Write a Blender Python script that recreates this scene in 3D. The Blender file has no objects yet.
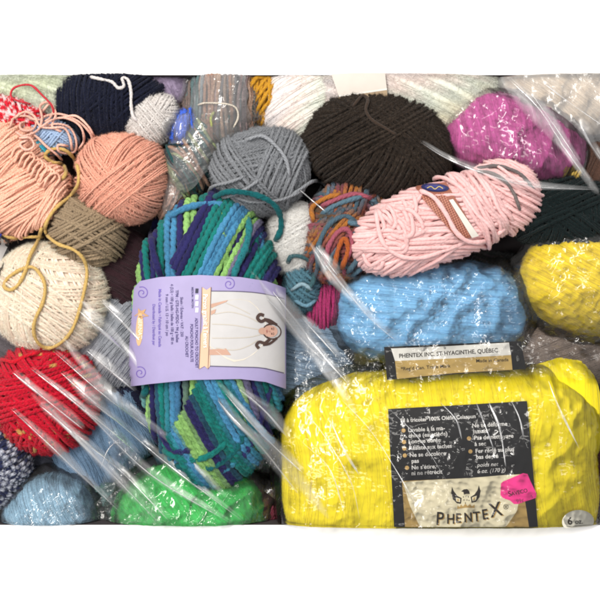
import bpy, math, random
import numpy as np
from mathutils import Vector
from mathutils.geometry import tessellate_polygon
rng = np.random.default_rng(7)
random.seed(7)
scene = bpy.context.scene
COL = scene.collection
CAM_H = 1000.0           # camera height above the table floor, mm
RIM = 70.0               # height of the white counter, mm
YW = 225 * (1 - RIM / 1000)   # half depth of the well, mm
UP = np.array([0, 0, 1.0])

def kz(z): return 1 - np.asarray(z, float) / CAM_H
def W(px, py, z):
    k = kz(z)
    return np.stack([(np.asarray(px, float) - 300) * k, (300 - np.asarray(py, float)) * k, np.asarray(z, float) + 0 * k], -1)
def lin(c, g=.92):
    c = np.asarray(c, float) / 255
    return np.where(c <= .04045, c / 12.92, ((c + .055) / 1.055) ** 2.4) * g
def norm(v): return v / np.maximum(np.linalg.norm(v, axis=-1, keepdims=True), 1e-9)

def noise(p, f=1.0, seed=0, n=7):
    r = np.random.default_rng(1000 + seed)
    out = 0
    for i in range(n):
        k = r.normal(size=3) * f * (1 + .35 * i)
        out = out + np.sin(p @ k + r.uniform(0, 6.28)) / (1 + .3 * i)
    return out / 3.0

# ------------------------------------------------------------------ mesh accumulator
class Acc:
    def __init__(s):
        s.V = []; s.C = []; s.L = []; s.S = []; s.UV = []; s.n = 0
    def add(s, V, C, faces, uv=None):
        """faces: (F,k) int array; uv: (F,k,2)"""
        V = np.asarray(V, float).reshape(-1, 3)
        C = np.broadcast_to(np.asarray(C, float), V.shape)
        faces = np.asarray(faces, np.int64)
        s.V.append(V); s.C.append(C)
        s.L.append((faces + s.n).ravel()); s.S.append(np.full(len(faces), faces.shape[1]))
        s.UV.append(np.zeros((faces.size, 2)) if uv is None else np.asarray(uv, float).reshape(-1, 2))
        s.n += len(V)
    def build(s, name, mat, parent=None, smooth=True):
        V = np.concatenate(s.V) * .001; C = np.concatenate(s.C); L = np.concatenate(s.L); S = np.concatenate(s.S); UV = np.concatenate(s.UV)
        me = bpy.data.meshes.new(name)
        me.vertices.add(len(V)); me.vertices.foreach_set('co', V.ravel())
        me.loops.add(len(L)); me.loops.foreach_set('vertex_index', L.astype(np.int32))
        me.polygons.add(len(S)); st = np.concatenate([[0], np.cumsum(S)[:-1]])
        me.polygons.foreach_set('loop_start', st.astype(np.int32))
        me.polygons.foreach_set('loop_total', S.astype(np.int32))
        me.update(calc_edges=True)
        me.polygons.foreach_set('use_smooth', np.full(len(S), smooth))
        a = me.color_attributes.new('Col', 'FLOAT_COLOR', 'POINT')
        a.data.foreach_set('color', np.concatenate([C, np.ones((len(C), 1))], 1).ravel())
        u = me.uv_layers.new(name='UVMap'); u.data.foreach_set('uv', UV.ravel())
        me.validate()
        me.materials.append(mat)
        o = bpy.data.objects.new(name, me); COL.objects.link(o)
        if parent is not None: o.parent = parent
        return o

def tag(o, label, cat=None, group=None, kind=None):
    if label: o['label'] = label
    if cat: o['category'] = cat
    if group: o['group'] = group
    if kind: o['kind'] = kind
    return o
def root(name, label, cat, group=None):
    o = bpy.data.objects.new(name, None); COL.objects.link(o); o.empty_display_size = .02
    return tag(o, label, cat, group)

def tube(acc, P, N, r, col, ns=6, pitch=5.0, lobe=0.0, plies=2, u0=0.0):
    P = np.asarray(P, float); n = len(P); plies = 2; pitch = 1.9 * float(np.max(r)) + .6
    if n < 3: return
    T = norm(np.gradient(P, axis=0)); B = norm(np.cross(T, N)); M = np.cross(B, T)
    s = np.concatenate([[0], np.cumsum(np.linalg.norm(np.diff(P, axis=0), axis=1))])
    th = np.arange(ns) / ns * 2 * math.pi
    rr = np.broadcast_to(np.asarray(r, float), (n,))[:, None] * np.ones((1, ns))
    ph_ = (P[0, 0] * 7.1 + P[0, 1] * 3.3) % 6.28; rr = rr * (1 + .09 * np.sin(s / 4.1 + ph_) + .06 * np.sin(s / 1.7 + 2 * ph_))[:, None]
    if lobe: rr = rr * 1.04 * (1 - lobe + lobe * np.abs(np.cos((plies * th[None] + 2 * math.pi * s[:, None] / pitch) / 2)) ** .8 * 1.25)
    V = P[:, None] + rr[..., None] * (np.cos(th)[None, :, None] * M[:, None] + np.sin(th)[None, :, None] * B[:, None])
    col = np.broadcast_to(np.asarray(col, float), (n, 3))
    C = np.repeat(col[:, None], ns, 1)
    i = np.arange(n - 1)[:, None]; j = np.arange(ns)[None]; j2 = (j + 1) % ns
    F = np.stack([i * ns + j, i * ns + j2, (i + 1) * ns + j2, (i + 1) * ns + j], -1).reshape(-1, 4)
    ua = (u0 + s / pitch); z = np.zeros((n - 1, ns))
    a = z + ua[:-1, None]; b = z + ua[1:, None]; v0 = z + j / ns; v1 = z + (j + 1) / ns
    uv = np.stack([np.stack([b, v0], -1), np.stack([b, v1], -1), np.stack([a, v1], -1), np.stack([a, v0], -1)], 2).reshape(-1, 4, 2)
    acc.add(V, C.reshape(-1, 3), F, uv[:, ::-1])
    if not hasattr(acc, 'sp'): acc.sp = []
    acc.sp.append((P, N if np.ndim(N) == 2 else np.broadcast_to(N, P.shape), T, col, np.broadcast_to(r, (n,))))

def fuzz(acc, M, L, w=.11, up=.55, light=1.22, seed=0, outer=.45):
    r = np.random.default_rng(seed); M = int(M * 1.5)
    sp = acc.sp[int(len(acc.sp) * outer):]
    P, N, T, C, R = [np.concatenate([q[i] for q in sp]) for i in range(5)]
    k = np.flatnonzero(N[:, 2] > -.35)
    k = k[r.integers(0, len(k), M)]
    P, N, T, C, R = P[k], N[k], T[k], C[k], R[k]
    rd = r.normal(size=(M, 3))
    d = norm(N * up * .6 * r.uniform(.1, 1, (M, 1)) + T * r.choice([-1, 1], (M, 1)) * .6 + (rd - (rd * N).sum(1, keepdims=True) * N) * .55)
    d2 = norm(d + r.normal(size=(M, 3)) * .55 + N * .12)
    ln = L * 1.9 * r.uniform(.25, 1, (M, 1))
    a = P + N * R[:, None] * .95; b = a + d * ln * .5; c = b + d2 * ln * .5
    for q in (a, b, c):
        q[:, 1] = np.clip(q[:, 1], -YW + .4, YW - .4)
    sd = norm(np.cross(d, r.normal(size=(M, 3)))) * w
    V = np.stack([a - sd, a + sd, b + sd * .8, b - sd * .8, c], 1)
    o = np.arange(M)[:, None] * 5
    CC = np.repeat((C * light * r.uniform(.8, 1.15, (M, 1)))[:, None], 5, 1).clip(0, .95)  # hairs lighter than their yarn, a sheen put into the colour
    base = acc.n
    acc.add(V, CC.reshape(-1, 3), o + np.array([[0, 1, 2, 3]]))
    # tips: reuse the same vertices
    acc.L.append((o + np.array([[3, 2, 4]]) + base).ravel()); acc.S.append(np.full(M, 3)); acc.UV.append(np.zeros((3 * M, 2)))

# ------------------------------------------------------------------ bodies
BODIES = []
class Body:
    def __init__(s, px, py, z, a, b, c, rot=0, n=2.0, lump=.03, lf=2.0, seed=0, tilt=0, reg=True):
        k = kz(z); s.c = W(px, py, z); s.r = np.array([a * k, b * k, c], float); s.n = n
        A = math.radians(rot); t = math.radians(tilt)
        Rz = np.array([[math.cos(A), -math.sin(A), 0], [math.sin(A), math.cos(A), 0], [0, 0, 1]])
        Ry = np.array([[math.cos(t), 0, -math.sin(t)], [0, 1, 0], [math.sin(t), 0, math.cos(t)]])
        s.R = Rz @ Ry; s.Rz = Rz; s.lump = lump; s.lf = lf; s.seed = seed; s.tt = math.tan(t)
        if reg: BODIES.append(s)
    def map(s, u, h=0.0, clamp=True):
        u = np.asarray(u, float)
        q = u / (np.abs(u) ** s.n).sum(-1, keepdims=True) ** (1 / s.n)
        l = 1 + s.lump * noise(u, s.lf, s.seed)[..., None]
        g = norm(np.sign(q) * np.abs(q) ** (s.n - 1) / s.r)
        P = (q * l * s.r + g * np.asarray(h)[..., None]) @ s.R.T + s.c
        N = g @ s.R.T
        if clamp:
            P[..., 1] = np.clip(P[..., 1], -YW + 1.2, YW - 1.2); P[..., 2] = np.maximum(P[..., 2], 1.5)
        return P, N
    def top(s, x, y):
        d = np.stack([x - s.c[0], y - s.c[1]], -1) @ s.Rz[:2, :2]
        e = np.abs(d[..., 0] / s.r[0]) ** s.n + np.abs(d[..., 1] / s.r[1]) ** s.n
        return np.where(e < 1, s.c[2] + d[..., 0] * s.tt + s.r[2] * np.maximum(1 - e, 0) ** (1 / s.n), -1)
def Hpx(px, py, bodies=None, lo=8.0):
    px = np.asarray(px, float); py = np.asarray(py, float); z = np.full(px.shape, 60.0)
    for _ in range(6):
        w = W(px, py, z); t = np.full(px.shape, lo)
        for b in (bodies or BODIES): t = np.maximum(t, b.top(w[..., 0], w[..., 1]))
        z = .3 * z + .7 * t
    return z

def core(acc, b, col, h=-1.0, nu=48, nv=28):
    th = np.linspace(0, 2 * math.pi, nu, endpoint=False); ph = np.linspace(-.5, .5, nv) * math.pi
    T, Ph = np.meshgrid(th, ph)
    u = np.stack([np.cos(Ph) * np.cos(T), np.cos(Ph) * np.sin(T), np.sin(Ph)], -1)
    P, N = b.map(u.reshape(-1, 3), h)
    i = np.arange(nv - 1)[:, None]; j = np.arange(nu)[None]; j2 = (j + 1) % nu
    F = np.stack([i * nu + j, i * nu + j2, (i + 1) * nu + j2, (i + 1) * nu + j], -1).reshape(-1, 4)
    acc.add(P, col, F)

def band(acc, b, ang, tau, d0, d1, r, col, h=0.0, t0=-.3, t1=math.pi + .3, pack=.93, ns=6, pitch=5., lobe=0., plies=3,
         wob=.02, seg=2.6, jit=.35, cvar=.06, taper=False, seed=None):
    """parallel windings; strands run at right angles to direction ang (degrees, local)"""
    rg = np.random.default_rng(seed if seed is not None else int(rng.integers(1e9)))
    A = math.radians(ang); t = math.radians(tau)
    e1 = norm(np.array([-math.sin(A) / b.r[0], math.cos(A) / b.r[1], 0.])); n = np.array([e1[1] * math.cos(t), -e1[0] * math.cos(t), math.sin(t)]); e2 = np.cross(n, e1)
    if e2[2] < 0: e2 = -e2
    ext = np.linalg.norm(n * b.r)
    st = 2 * r * pack / ext
    al = np.arange(math.asin(max(-.999, d0)), math.asin(min(.999, d1)), st)
    R = max(np.linalg.norm(e1 * b.r), b.r[2])
    tt = np.linspace(t0, t1, max(10, int(R * (t1 - t0) / seg)))
    for k, a in enumerate(al):
        aa = a + wob * np.sin(rg.uniform(1, 2.5) * tt + rg.uniform(0, 6.28)) + rg.normal() * st * .12
        u = n * np.sin(aa)[:, None] + np.cos(aa)[:, None] * (e1 * np.cos(tt)[:, None] + e2 * np.sin(tt)[:, None])
        u = norm(u)
        P, N = b.map(u, h + r * jit * rg.normal() + r * .35 * np.sin(rg.uniform(2, 5) * tt + rg.uniform(0, 6)))
        if callable(col): c = col(k, len(al), tt, rg)
        else: c = np.asarray(col) * (1 + rg.normal() * cvar)
        tube(acc, P, N, r, np.clip(c, 0, .93), ns, pitch, lobe, plies, rg.uniform(0, 1))

def spline(pts, n=12):
    p = np.asarray(pts, float); p = np.concatenate([[2 * p[0] - p[1]], p, [2 * p[-1] - p[-2]]])
    out = []
    for i in range(1, len(p) - 2):
        t = np.linspace(0, 1, n, endpoint=False)[:, None]
        a, b, c, d = p[i - 1:i + 3]
        out.append(.5 * ((2 * b) + (c - a) * t + (2 * a - 5 * b + 4 * c - d) * t * t + (3 * b - a - 3 * c + d) * t ** 3))
    out.append(p[-2][None]); return np.concatenate(out)
def smooth1(z, k):
    if k < 2: return z
    zp = np.pad(z, (k, k), mode='edge'); w = np.hanning(2 * k + 1); w /= w.sum()
    return np.convolve(zp, w, 'valid')
def drape(acc, pts, r, col, off=0.5, bodies=None, ns=8, pitch=6., lobe=.0, plies=3, sm=4, n=10, zadd=None, col_fn=None, dip=1.0):
    q = spline([p[:2] for p in pts], n)
    z = Hpx(q[:, 0], q[:, 1], bodies)
    zz = np.array([np.max(z[max(0, i - sm):i + sm + 1]) for i in range(len(z))])
    z = smooth1(zz, sm) + r + off
    if zadd is not None: z = z + np.interp(np.linspace(0, 1, len(z)), np.linspace(0, 1, len(zadd)), zadd)
    tq = np.linspace(0, 1, len(z)); L_ = 40 * len(pts) / 4 + 20; ed = np.clip(np.minimum(tq, 1 - tq) * L_ / 7, 0, 1); z = z - dip * (1 - ed) ** 2 * (3 + 2 * r)
    P = W(q[:, 0], q[:, 1], z)
    P[:, 1] = np.clip(P[:, 1], -YW + r, YW - r)
    if col_fn is not None: col = col_fn(np.linspace(0, 1, len(P)))
    # resample the polyline finely
    s = np.concatenate([[0], np.cumsum(np.linalg.norm(np.diff(P, axis=0), axis=1))])
    m = max(8, int(s[-1] / max(.8, r * .55))); si = np.linspace(0, s[-1], m)
    P2 = np.stack([np.interp(si, s, P[:, i]) for i in range(3)], -1)
    if np.ndim(col) == 2: col = np.stack([np.interp(si, s, col[:, i]) for i in range(3)], -1)
    for i in range(3): P2[:, i] = smooth1(P2[:, i], 3)
    tube(acc, P2, np.broadcast_to(UP, P2.shape), r, col, ns, pitch, lobe, plies)

# ------------------------------------------------------------------ materials
def newmat(name):
    m = bpy.data.materials.new(name); m.use_nodes = True; nt = m.node_tree; nt.nodes.clear()
    return m, nt, nt.nodes.new, nt.links.new
def yarn_mat(name, plies=2, ply=.5, fib=.5, dist=.0006, sheen=.1, rough=.9, mottled=.35, sss=0.0):
    m, nt, N, L = newmat(name)
    out = N('ShaderNodeOutputMaterial'); bs = N('ShaderNodeBsdfPrincipled'); L(bs.outputs[0], out.inputs[0])
    at = N('ShaderNodeAttribute'); at.attribute_name = 'Col'
    tc = N('ShaderNodeTexCoord'); nz = N('ShaderNodeTexNoise'); nz.inputs['Scale'].default_value = 900; nz.inputs['Detail'].default_value = 3
    L(tc.outputs['Object'], nz.inputs['Vector'])
    mr = N('ShaderNodeMapRange'); mr.inputs['From Min'].default_value = .25; mr.inputs['From Max'].default_value = .75
    mr.inputs['To Min'].default_value = 1 - mottled; mr.inputs['To Max'].default_value = 1 + mottled * .5; L(nz.outputs['Fac'], mr.inputs['Value'])
    mx = N('ShaderNodeVectorMath'); mx.operation = 'SCALE'; L(at.outputs['Color'], mx.inputs[0]); L(mr.outputs[0], mx.inputs['Scale'])
    L(mx.outputs[0], bs.inputs['Base Color'])
    bs.inputs['Roughness'].default_value = rough; bs.inputs['Specular IOR Level'].default_value = .12
    bs.inputs['Sheen Weight'].default_value = sheen; bs.inputs['Sheen Roughness'].default_value = .5
    if sss:
        bs.inputs['Subsurface Weight'].default_value = sss; bs.inputs['Subsurface Scale'].default_value = .003
        bs.inputs['Subsurface Radius'].default_value = (1, 1, 1)
    uv = N('ShaderNodeUVMap'); sp = N('ShaderNodeSeparateXYZ'); L(uv.outputs[0], sp.inputs[0])
    mu = N('ShaderNodeMath'); mu.operation = 'MULTIPLY_ADD'; L(sp.outputs['Y'], mu.inputs[0]); mu.inputs[1].default_value = plies; L(sp.outputs['X'], mu.inputs[2])
    m2 = N('ShaderNodeMath'); m2.operation = 'MULTIPLY'; L(mu.outputs[0], m2.inputs[0]); m2.inputs[1].default_value = math.pi
    sn = N('ShaderNodeMath'); sn.operation = 'SINE'; L(m2.outputs[0], sn.inputs[0])
    ab = N('ShaderNodeMath'); ab.operation = 'ABSOLUTE'; L(sn.outputs[0], ab.inputs[0])
    # fibres: noise stretched along the ply
    cb = N('ShaderNodeCombineXYZ'); L(mu.outputs[0], cb.inputs[0]); m3 = N('ShaderNodeMath'); m3.operation = 'MULTIPLY'; L(sp.outputs['X'], m3.inputs[0]); m3.inputs[1].default_value = .8; L(m3.outputs[0], cb.inputs[1])
    n2 = N('ShaderNodeTexNoise'); n2.inputs['Scale'].default_value = 7; n2.inputs['Detail'].default_value = 3; L(cb.outputs[0], n2.inputs['Vector'])
    ad = N('ShaderNodeMath'); ad.operation = 'MULTIPLY_ADD'; L(ab.outputs[0], ad.inputs[0]); ad.inputs[1].default_value = ply
    a2 = N('ShaderNodeMath'); a2.operation = 'MULTIPLY'; L(n2.outputs['Fac'], a2.inputs[0]); a2.inputs[1].default_value = fib; L(a2.outputs[0], ad.inputs[2])
    bp = N('ShaderNodeBump'); bp.inputs['Distance'].default_value = dist; bp.inputs['Strength'].default_value = .9
    L(ad.outputs[0], bp.inputs['Height']); L(bp.outputs[0], bs.inputs['Normal'])
    return m
M_FINE = yarn_mat('fine_yarn', 2, .6, .5, .0005)
M_MED = yarn_mat('plied_yarn', 3, .8, .5, .0008)
M_THICK = yarn_mat('thick_yarn', 3, .3, .8, .0007, mottled=.3)
M_SOFT = yarn_mat('soft_yarn', 2, .15, .35, .0001, sheen=.15, mottled=.06, sss=.12)
M_COTTON = yarn_mat('cotton_yarn', 2, .45, .4, .0004, sheen=.1, mottled=.1, sss=.3)

def film_mat(name, refl=1.0, haze=.05, rough=.13, bump=.0006, scale=160, tint=(1, 1, 1), base=.0, masked=False, rot=-38, facet=1.0):
    m, nt, N, L = newmat(name)
    out = N('ShaderNodeOutputMaterial')
    tr = N('ShaderNodeBsdfTransparent'); tr.inputs[0].default_value = (*tint, 1)
    gl = N('ShaderNodeBsdfGlossy'); gl.inputs['Roughness'].default_value = rough; gl.inputs['Color'].default_value = (1, 1, 1, 1)
    df = N('ShaderNodeBsdfDiffuse'); df.inputs[0].default_value = (.85, .85, .85, 1)
    tc = N('ShaderNodeTexCoord')
    mp = N('ShaderNodeMapping'); mp.inputs['Rotation'].default_value = (0, 0, math.radians(rot)); mp.inputs['Scale'].default_value = (1, .38, 1); L(tc.outputs['Object'], mp.inputs['Vector'])
    nz = N('ShaderNodeTexNoise'); nz.inputs['Scale'].default_value = scale * .8; nz.inputs['Detail'].default_value = 2; L(mp.outputs[0], nz.inputs['Vector'])
    # warp the facets so that no crease is straight
    wv = N('ShaderNodeVectorMath'); wv.operation = 'MULTIPLY_ADD'; L(nz.outputs['Color'], wv.inputs[0]); wv.inputs[1].default_value = (.9 / scale,) * 3; L(mp.outputs[0], wv.inputs[2])
    geo = N('ShaderNodeNewGeometry'); bp = N('ShaderNodeBump'); bp.inputs['Distance'].default_value = bump; bp.inputs['Strength'].default_value = .8; L(nz.outputs['Fac'], bp.inputs['Height'])
    cur = bp.outputs[0]
    for sc_, am in ((.55, .62 * facet), (1.5, .5 * facet)):
        vo = N('ShaderNodeTexVoronoi'); vo.inputs['Scale'].default_value = scale * sc_; L(wv.outputs[0], vo.inputs['Vector'])
        sb = N('ShaderNodeVectorMath'); sb.operation = 'SUBTRACT'; L(vo.outputs['Color'], sb.inputs[0]); sb.inputs[1].default_value = (.5, .5, .5)
        ml = N('ShaderNodeVectorMath'); ml.operation = 'MULTIPLY_ADD'; L(sb.outputs[0], ml.inputs[0]); ml.inputs[1].default_value = (am, am, 0); L(cur, ml.inputs[2])
        nn = N('ShaderNodeVectorMath'); nn.operation = 'NORMALIZE'; L(ml.outputs[0], nn.inputs[0]); cur = nn.outputs[0]
    L(cur, gl.inputs['Normal'])
    fr = N('ShaderNodeFresnel'); fr.inputs['IOR'].default_value = 1.5
    mu = N('ShaderNodeMath'); mu.operation = 'MULTIPLY_ADD'; mu.use_clamp = True; L(fr.outputs[0], mu.inputs[0]); mu.inputs[1].default_value = refl; mu.inputs[2].default_value = base
    x1 = N('ShaderNodeMixShader'); x1.inputs[0].default_value = haze; L(tr.outputs[0], x1.inputs[1]); L(df.outputs[0], x1.inputs[2])
    x2 = N('ShaderNodeMixShader'); L(mu.outputs[0], x2.inputs[0]); L(x1.outputs[0], x2.inputs[1]); L(gl.outputs[0], x2.inputs[2])
    if masked:   # Col fades the painted white streak towards the edges of a fold
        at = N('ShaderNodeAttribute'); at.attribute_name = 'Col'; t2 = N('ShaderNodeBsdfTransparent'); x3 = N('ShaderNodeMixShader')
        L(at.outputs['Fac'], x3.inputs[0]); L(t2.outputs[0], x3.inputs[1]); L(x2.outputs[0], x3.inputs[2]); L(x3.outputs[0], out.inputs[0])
    else: L(x2.outputs[0], out.inputs[0])
    return m
M_FILM = film_mat('clear_film', 1.0, .02, .12, .0005, 90)
M_FILM2 = film_mat('crinkled_film', 1.1, .025, .1, .0006, 110)
M_STREAK = film_mat('bag_fold_highlight', 2.0, .65, .2, .0002, 120, base=.5, masked=True, facet=.25)  # diffuse white in the film paints the bright streaks along folds
M_VEIL = film_mat('bag_film_haze', 1.4, .18, .28, .0002, 60, base=.05, masked=True, facet=.4)  # faint diffuse white, painted haze round the streaks

def print_mat(name, rough=.35, spec=.5, bs_=.35):
    m, nt, N, L = newmat(name)
    out = N('ShaderNodeOutputMaterial'); bs = N('ShaderNodeBsdfPrincipled'); L(bs.outputs[0], out.inputs[0])
    at = N('ShaderNodeAttribute'); at.attribute_name = 'Col'; tc = N('ShaderNodeTexCoord')
    nz = N('ShaderNodeTexNoise'); nz.inputs['Scale'].default_value = 60; nz.inputs['Detail'].default_value = 5; L(tc.outputs['Object'], nz.inputs['Vector'])
    mr = N('ShaderNodeMapRange'); mr.inputs['To Min'].default_value = .88; mr.inputs['To Max'].default_value = 1.1; L(nz.outputs['Fac'], mr.inputs['Value'])
    mx = N('ShaderNodeVectorMath'); mx.operation = 'SCALE'; L(at.outputs['Color'], mx.inputs[0]); L(mr.outputs[0], mx.inputs['Scale']); L(mx.outputs[0], bs.inputs['Base Color'])
    bs.inputs['Roughness'].default_value = rough; bs.inputs['Specular IOR Level'].default_value = spec
    bp = N('ShaderNodeBump'); bp.inputs['Distance'].default_value = .0006; bp.inputs['Strength'].default_value = bs_; L(nz.outputs['Fac'], bp.inputs['Height']); L(bp.outputs[0], bs.inputs['Normal'])
    return m
M_PAPER = print_mat('printed_paper', .5, .4)
M_FOIL = print_mat('printed_film', .4, .25, .05)

def plain_mat(name, c, rough=.5, var=.04, scale=20, spec=.3):
    m, nt, N, L = newmat(name)
    out = N('ShaderNodeOutputMaterial'); bs = N('ShaderNodeBsdfPrincipled'); L(bs.outputs[0], out.inputs[0])
    tc = N('ShaderNodeTexCoord'); nz = N('ShaderNodeTexNoise'); nz.inputs['Scale'].default_value = scale; L(tc.outputs['Object'], nz.inputs['Vector'])
    cr = N('ShaderNodeValToRGB'); cr.color_ramp.elements[0].color = (*[x * (1 - var) for x in c], 1); cr.color_ramp.elements[1].color = (*[min(1, x * (1 + var)) for x in c], 1)
    L(nz.outputs['Fac'], cr.inputs[0]); L(cr.outputs[0], bs.inputs['Base Color'])
    bs.inputs['Roughness'].default_value = rough; bs.inputs['Specular IOR Level'].default_value = spec
    return m

# ------------------------------------------------------------------ the surface: white counter with a well
def setting():
    a = Acc(); X = 420.; B = 2500.; y = YW
    V0 = [(-X, -y, RIM - .4), (X, -y, RIM - .4), (X, y, RIM - .4), (-X, y, RIM - .4), (-X, -y, 0), (X, -y, 0), (X, y, 0), (-X, y, 0)]
    V = [(-B, -B, RIM), (B, -B, RIM), (B, B, RIM), (-B, B, RIM), (-X, -y, RIM), (X, -y, RIM), (X, y, RIM), (-X, y, RIM)]
    F = [(0, 1, 5, 4), (1, 2, 6, 5), (2, 3, 7, 6), (3, 0, 4, 7)]
    a.add(V, (.9, .9, .9), F)
    o = a.build('counter_surface', plain_mat('white_laminate', (.93, .93, .93), .6, .005, spec=.0), smooth=False)
    tag(o, 'plain white counter round the well of yarn', kind='structure')
    a = Acc(); a.add(V0, (.1, .1, .1), [(4, 5, 6, 7), (0, 1, 5, 4), (1, 2, 6, 5), (2, 3, 7, 6), (3, 0, 4, 7)])  # added liner: dark floor and inner walls put shade into the gaps
    o = a.build('floor_of_well', plain_mat('gap_shade_liner', (.06, .05, .055), .9, .3), smooth=False)
    tag(o, 'added lining of the well, coloured dark to shade the gaps in the yarn', kind='structure')
setting()

# ------------------------------------------------------------------ film wraps and bag folds
def crumple(x, y, seed, sc):
    p = np.stack([x, y, 0 * x], -1) / sc
    v = 0
    for i, f in enumerate((1, 1.9, 3.7, 6.5)):
        v = v + (1 - np.abs(noise(p, f, seed + i * 13, 5)) * 1.6) / (1 + 1.3 * i)
    return v
def wrap(b, name, mat, parent, h=3.5, amp=2.2, sc=12, nu=200, nv=90, low=-.1, seed=0, flare=0.0, label=None, skip=None):
    th = np.linspace(0, 2 * math.pi, nu, endpoint=False); ph = np.linspace(low, .5 * math.pi, nv)
    T, Ph = np.meshgrid(th, ph)
    u = np.stack([np.cos(Ph) * np.cos(T), np.cos(Ph) * np.sin(T), np.sin(Ph)], -1).reshape(-1, 3)
    P0, N0 = b.map(u, 0.0)
    hh = h + amp * (crumple(P0[:, 0], P0[:, 1], seed, sc) - .6)
    fl = flare * np.maximum(0, 1 - u[:, 2] / .35) * (1 + .8 * noise(u * 1.0, 5, seed + 3))
    P, N = b.map(u, np.maximum(hh, .8) + fl)
    i = np.arange(nv - 1)[:, None]; j = np.arange(nu)[None]; j2 = (j + 1) % nu
    F = np.stack([i * nu + j, i * nu + j2, (i + 1) * nu + j2, (i + 1) * nu + j], -1).reshape(-1, 4)
    if skip is not None:
        c = P[F].mean(1); F = F[~skip(c)]
    a = Acc(); a.add(P, (1, 1, 1), F)
    o = a.build(name, mat, parent)
    if label: o['label'] = label
    return o
def sheet(acc, corners, nx, ny, amp=2.0, sc=12, seed=0, off=2.0, bodies=None, sm=0.0, lo=8.0):
    """loose film laid over the heap between four picture corners (tl, tr, br, bl)"""
    c = np.array(corners, float); u, v = np.meshgrid(np.linspace(0, 1, nx), np.linspace(0, 1, ny))
    u = u[..., None]; v = v[..., None]
    q = (c[0] * (1 - u) + c[1] * u) * (1 - v) + (c[3] * (1 - u) + c[2] * u) * v
    e = 6 * noise(np.concatenate([q / 30, 0 * u], -1), 2, seed + 50)[..., None] * np.array([1, .6])
    edge = 1 - (4 * u * (1 - u)) * (4 * v * (1 - v))
    q = q + e * edge
    z = Hpx(q[..., 0], q[..., 1], bodies, lo)
    for _ in range(int(sm)):
        z = np.maximum(z, (np.roll(z, 1, 0) + np.roll(z, -1, 0) + np.roll(z, 1, 1) + np.roll(z, -1, 1)) / 4)
    z = z + off + amp * (crumple(q[..., 0], q[..., 1], seed, sc))
    P = W(q[..., 0], q[..., 1], z); P[..., 1] = np.clip(P[..., 1], -YW + .5, YW - .5)
    i = np.arange(ny - 1)[:, None]; j = np.arange(nx - 1)[None]
    F = np.stack([i * nx + j, (i + 1) * nx + j, (i + 1) * nx + j + 1, i * nx + j + 1], -1).reshape(-1, 4)
    acc.add(P.reshape(-1, 3), (1, 1, 1), F)
def fold(acc, pts, w, zoff=4.0, arch=.45, seed=0):
    """one raised ribbon of bag film on the heap; Col fades its painted highlight"""
    q = spline(pts, 14); z = Hpx(q[:, 0], q[:, 1]); k = 10
    z = np.array([np.max(z[max(0, i - k):i + k + 1]) for i in range(len(z))]); z = smooth1(z, 10) + zoff
    P = W(q[:, 0], q[:, 1], z); T = norm(np.gradient(P, axis=0)); S = norm(np.cross(T, UP))
    t = np.linspace(0, 1, len(P)); wd = w * (np.sin(math.pi * np.clip(t, .0, 1)) ** .35 * (.75 + .25 * np.sin(7 * t + seed))) + .02
    m = 9; s = np.linspace(-1, 1, m)
    V = P[:, None] + S[:, None] * (wd[:, None] * s[None])[..., None] + UP * (wd[:, None] * arch * (1 - s[None] ** 2))[..., None]
    V[..., 1] = np.clip(V[..., 1], -YW + .5, YW - .5)
    n = len(P); i = np.arange(n - 1)[:, None]; j = np.arange(m - 1)[None]
    F = np.stack([i * m + j, i * m + j + 1, (i + 1) * m + j + 1, (i + 1) * m + j], -1).reshape(-1, 4)
    mk = ((1 - s[None] ** 2) ** .9) * (np.clip(np.minimum(t, 1 - t) * 5, 0, 1) ** .7 * (.72 + .28 * np.sin(9 * t + seed * 2)))[:, None]  # strength of the painted streak: full on the crest, fading at ends
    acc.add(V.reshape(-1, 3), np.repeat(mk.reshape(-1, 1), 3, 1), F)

# ------------------------------------------------------------------ printing helpers
def text2d(s, size, bold=0.0, shear=0.0, xs=1.0, align='LEFT', sp=1.0):
    cu = bpy.data.curves.new('tmp', 'FONT'); cu.body = s; cu.size = size; cu.offset = bold; cu.shear = shear; cu.align_x = align; cu.space_character = sp
    cu.resolution_u = 3
    o = bpy.data.objects.new('tmp', cu); COL.objects.link(o)
    dg = bpy.context.evaluated_depsgraph_get(); me = o.evaluated_get(dg).to_mesh()
    V = np.array([v.co[:2] for v in me.vertices]).reshape(-1, 2); me.calc_loop_triangles()
    F = np.array([t.vertices[:] for t in me.loop_triangles]).reshape(-1, 3)
    o.evaluated_get(dg).to_mesh_clear(); bpy.data.objects.remove(o); bpy.data.curves.remove(cu)
    V[:, 0] *= xs; return V, F
class Surf:
    """maps picture-plane mm of a printed label onto the body that carries it"""
    def __init__(s, bodies, off, lo=8.0):
        s.off = off if not bodies else 0; s.lo = lo; s.b = None
        if bodies:
            import copy
            s.b = []
            for b in bodies:
                c = copy.copy(b); c.r = b.r + off; s.b.append(c)
    def __call__(s, x, y, o=0.0):
        z = Hpx(x, y, s.b, s.lo) + s.off + o
        P = W(x, y, z); P[..., 1] = np.clip(P[..., 1], -YW + .3, YW - .3); return P
def put_text(acc, S, s, x, y, size, ang, col, o=.45, **kw):
    V, F = text2d(s, size, **kw)
    if not len(F): return
    A = math.radians(ang); px = x + V[:, 0] * math.cos(A) + V[:, 1] * math.sin(A) * -1; py = y - (V[:, 0] * math.sin(A) + V[:, 1] * math.cos(A))
    acc.add(S(px, py, o), col, F)
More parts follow.
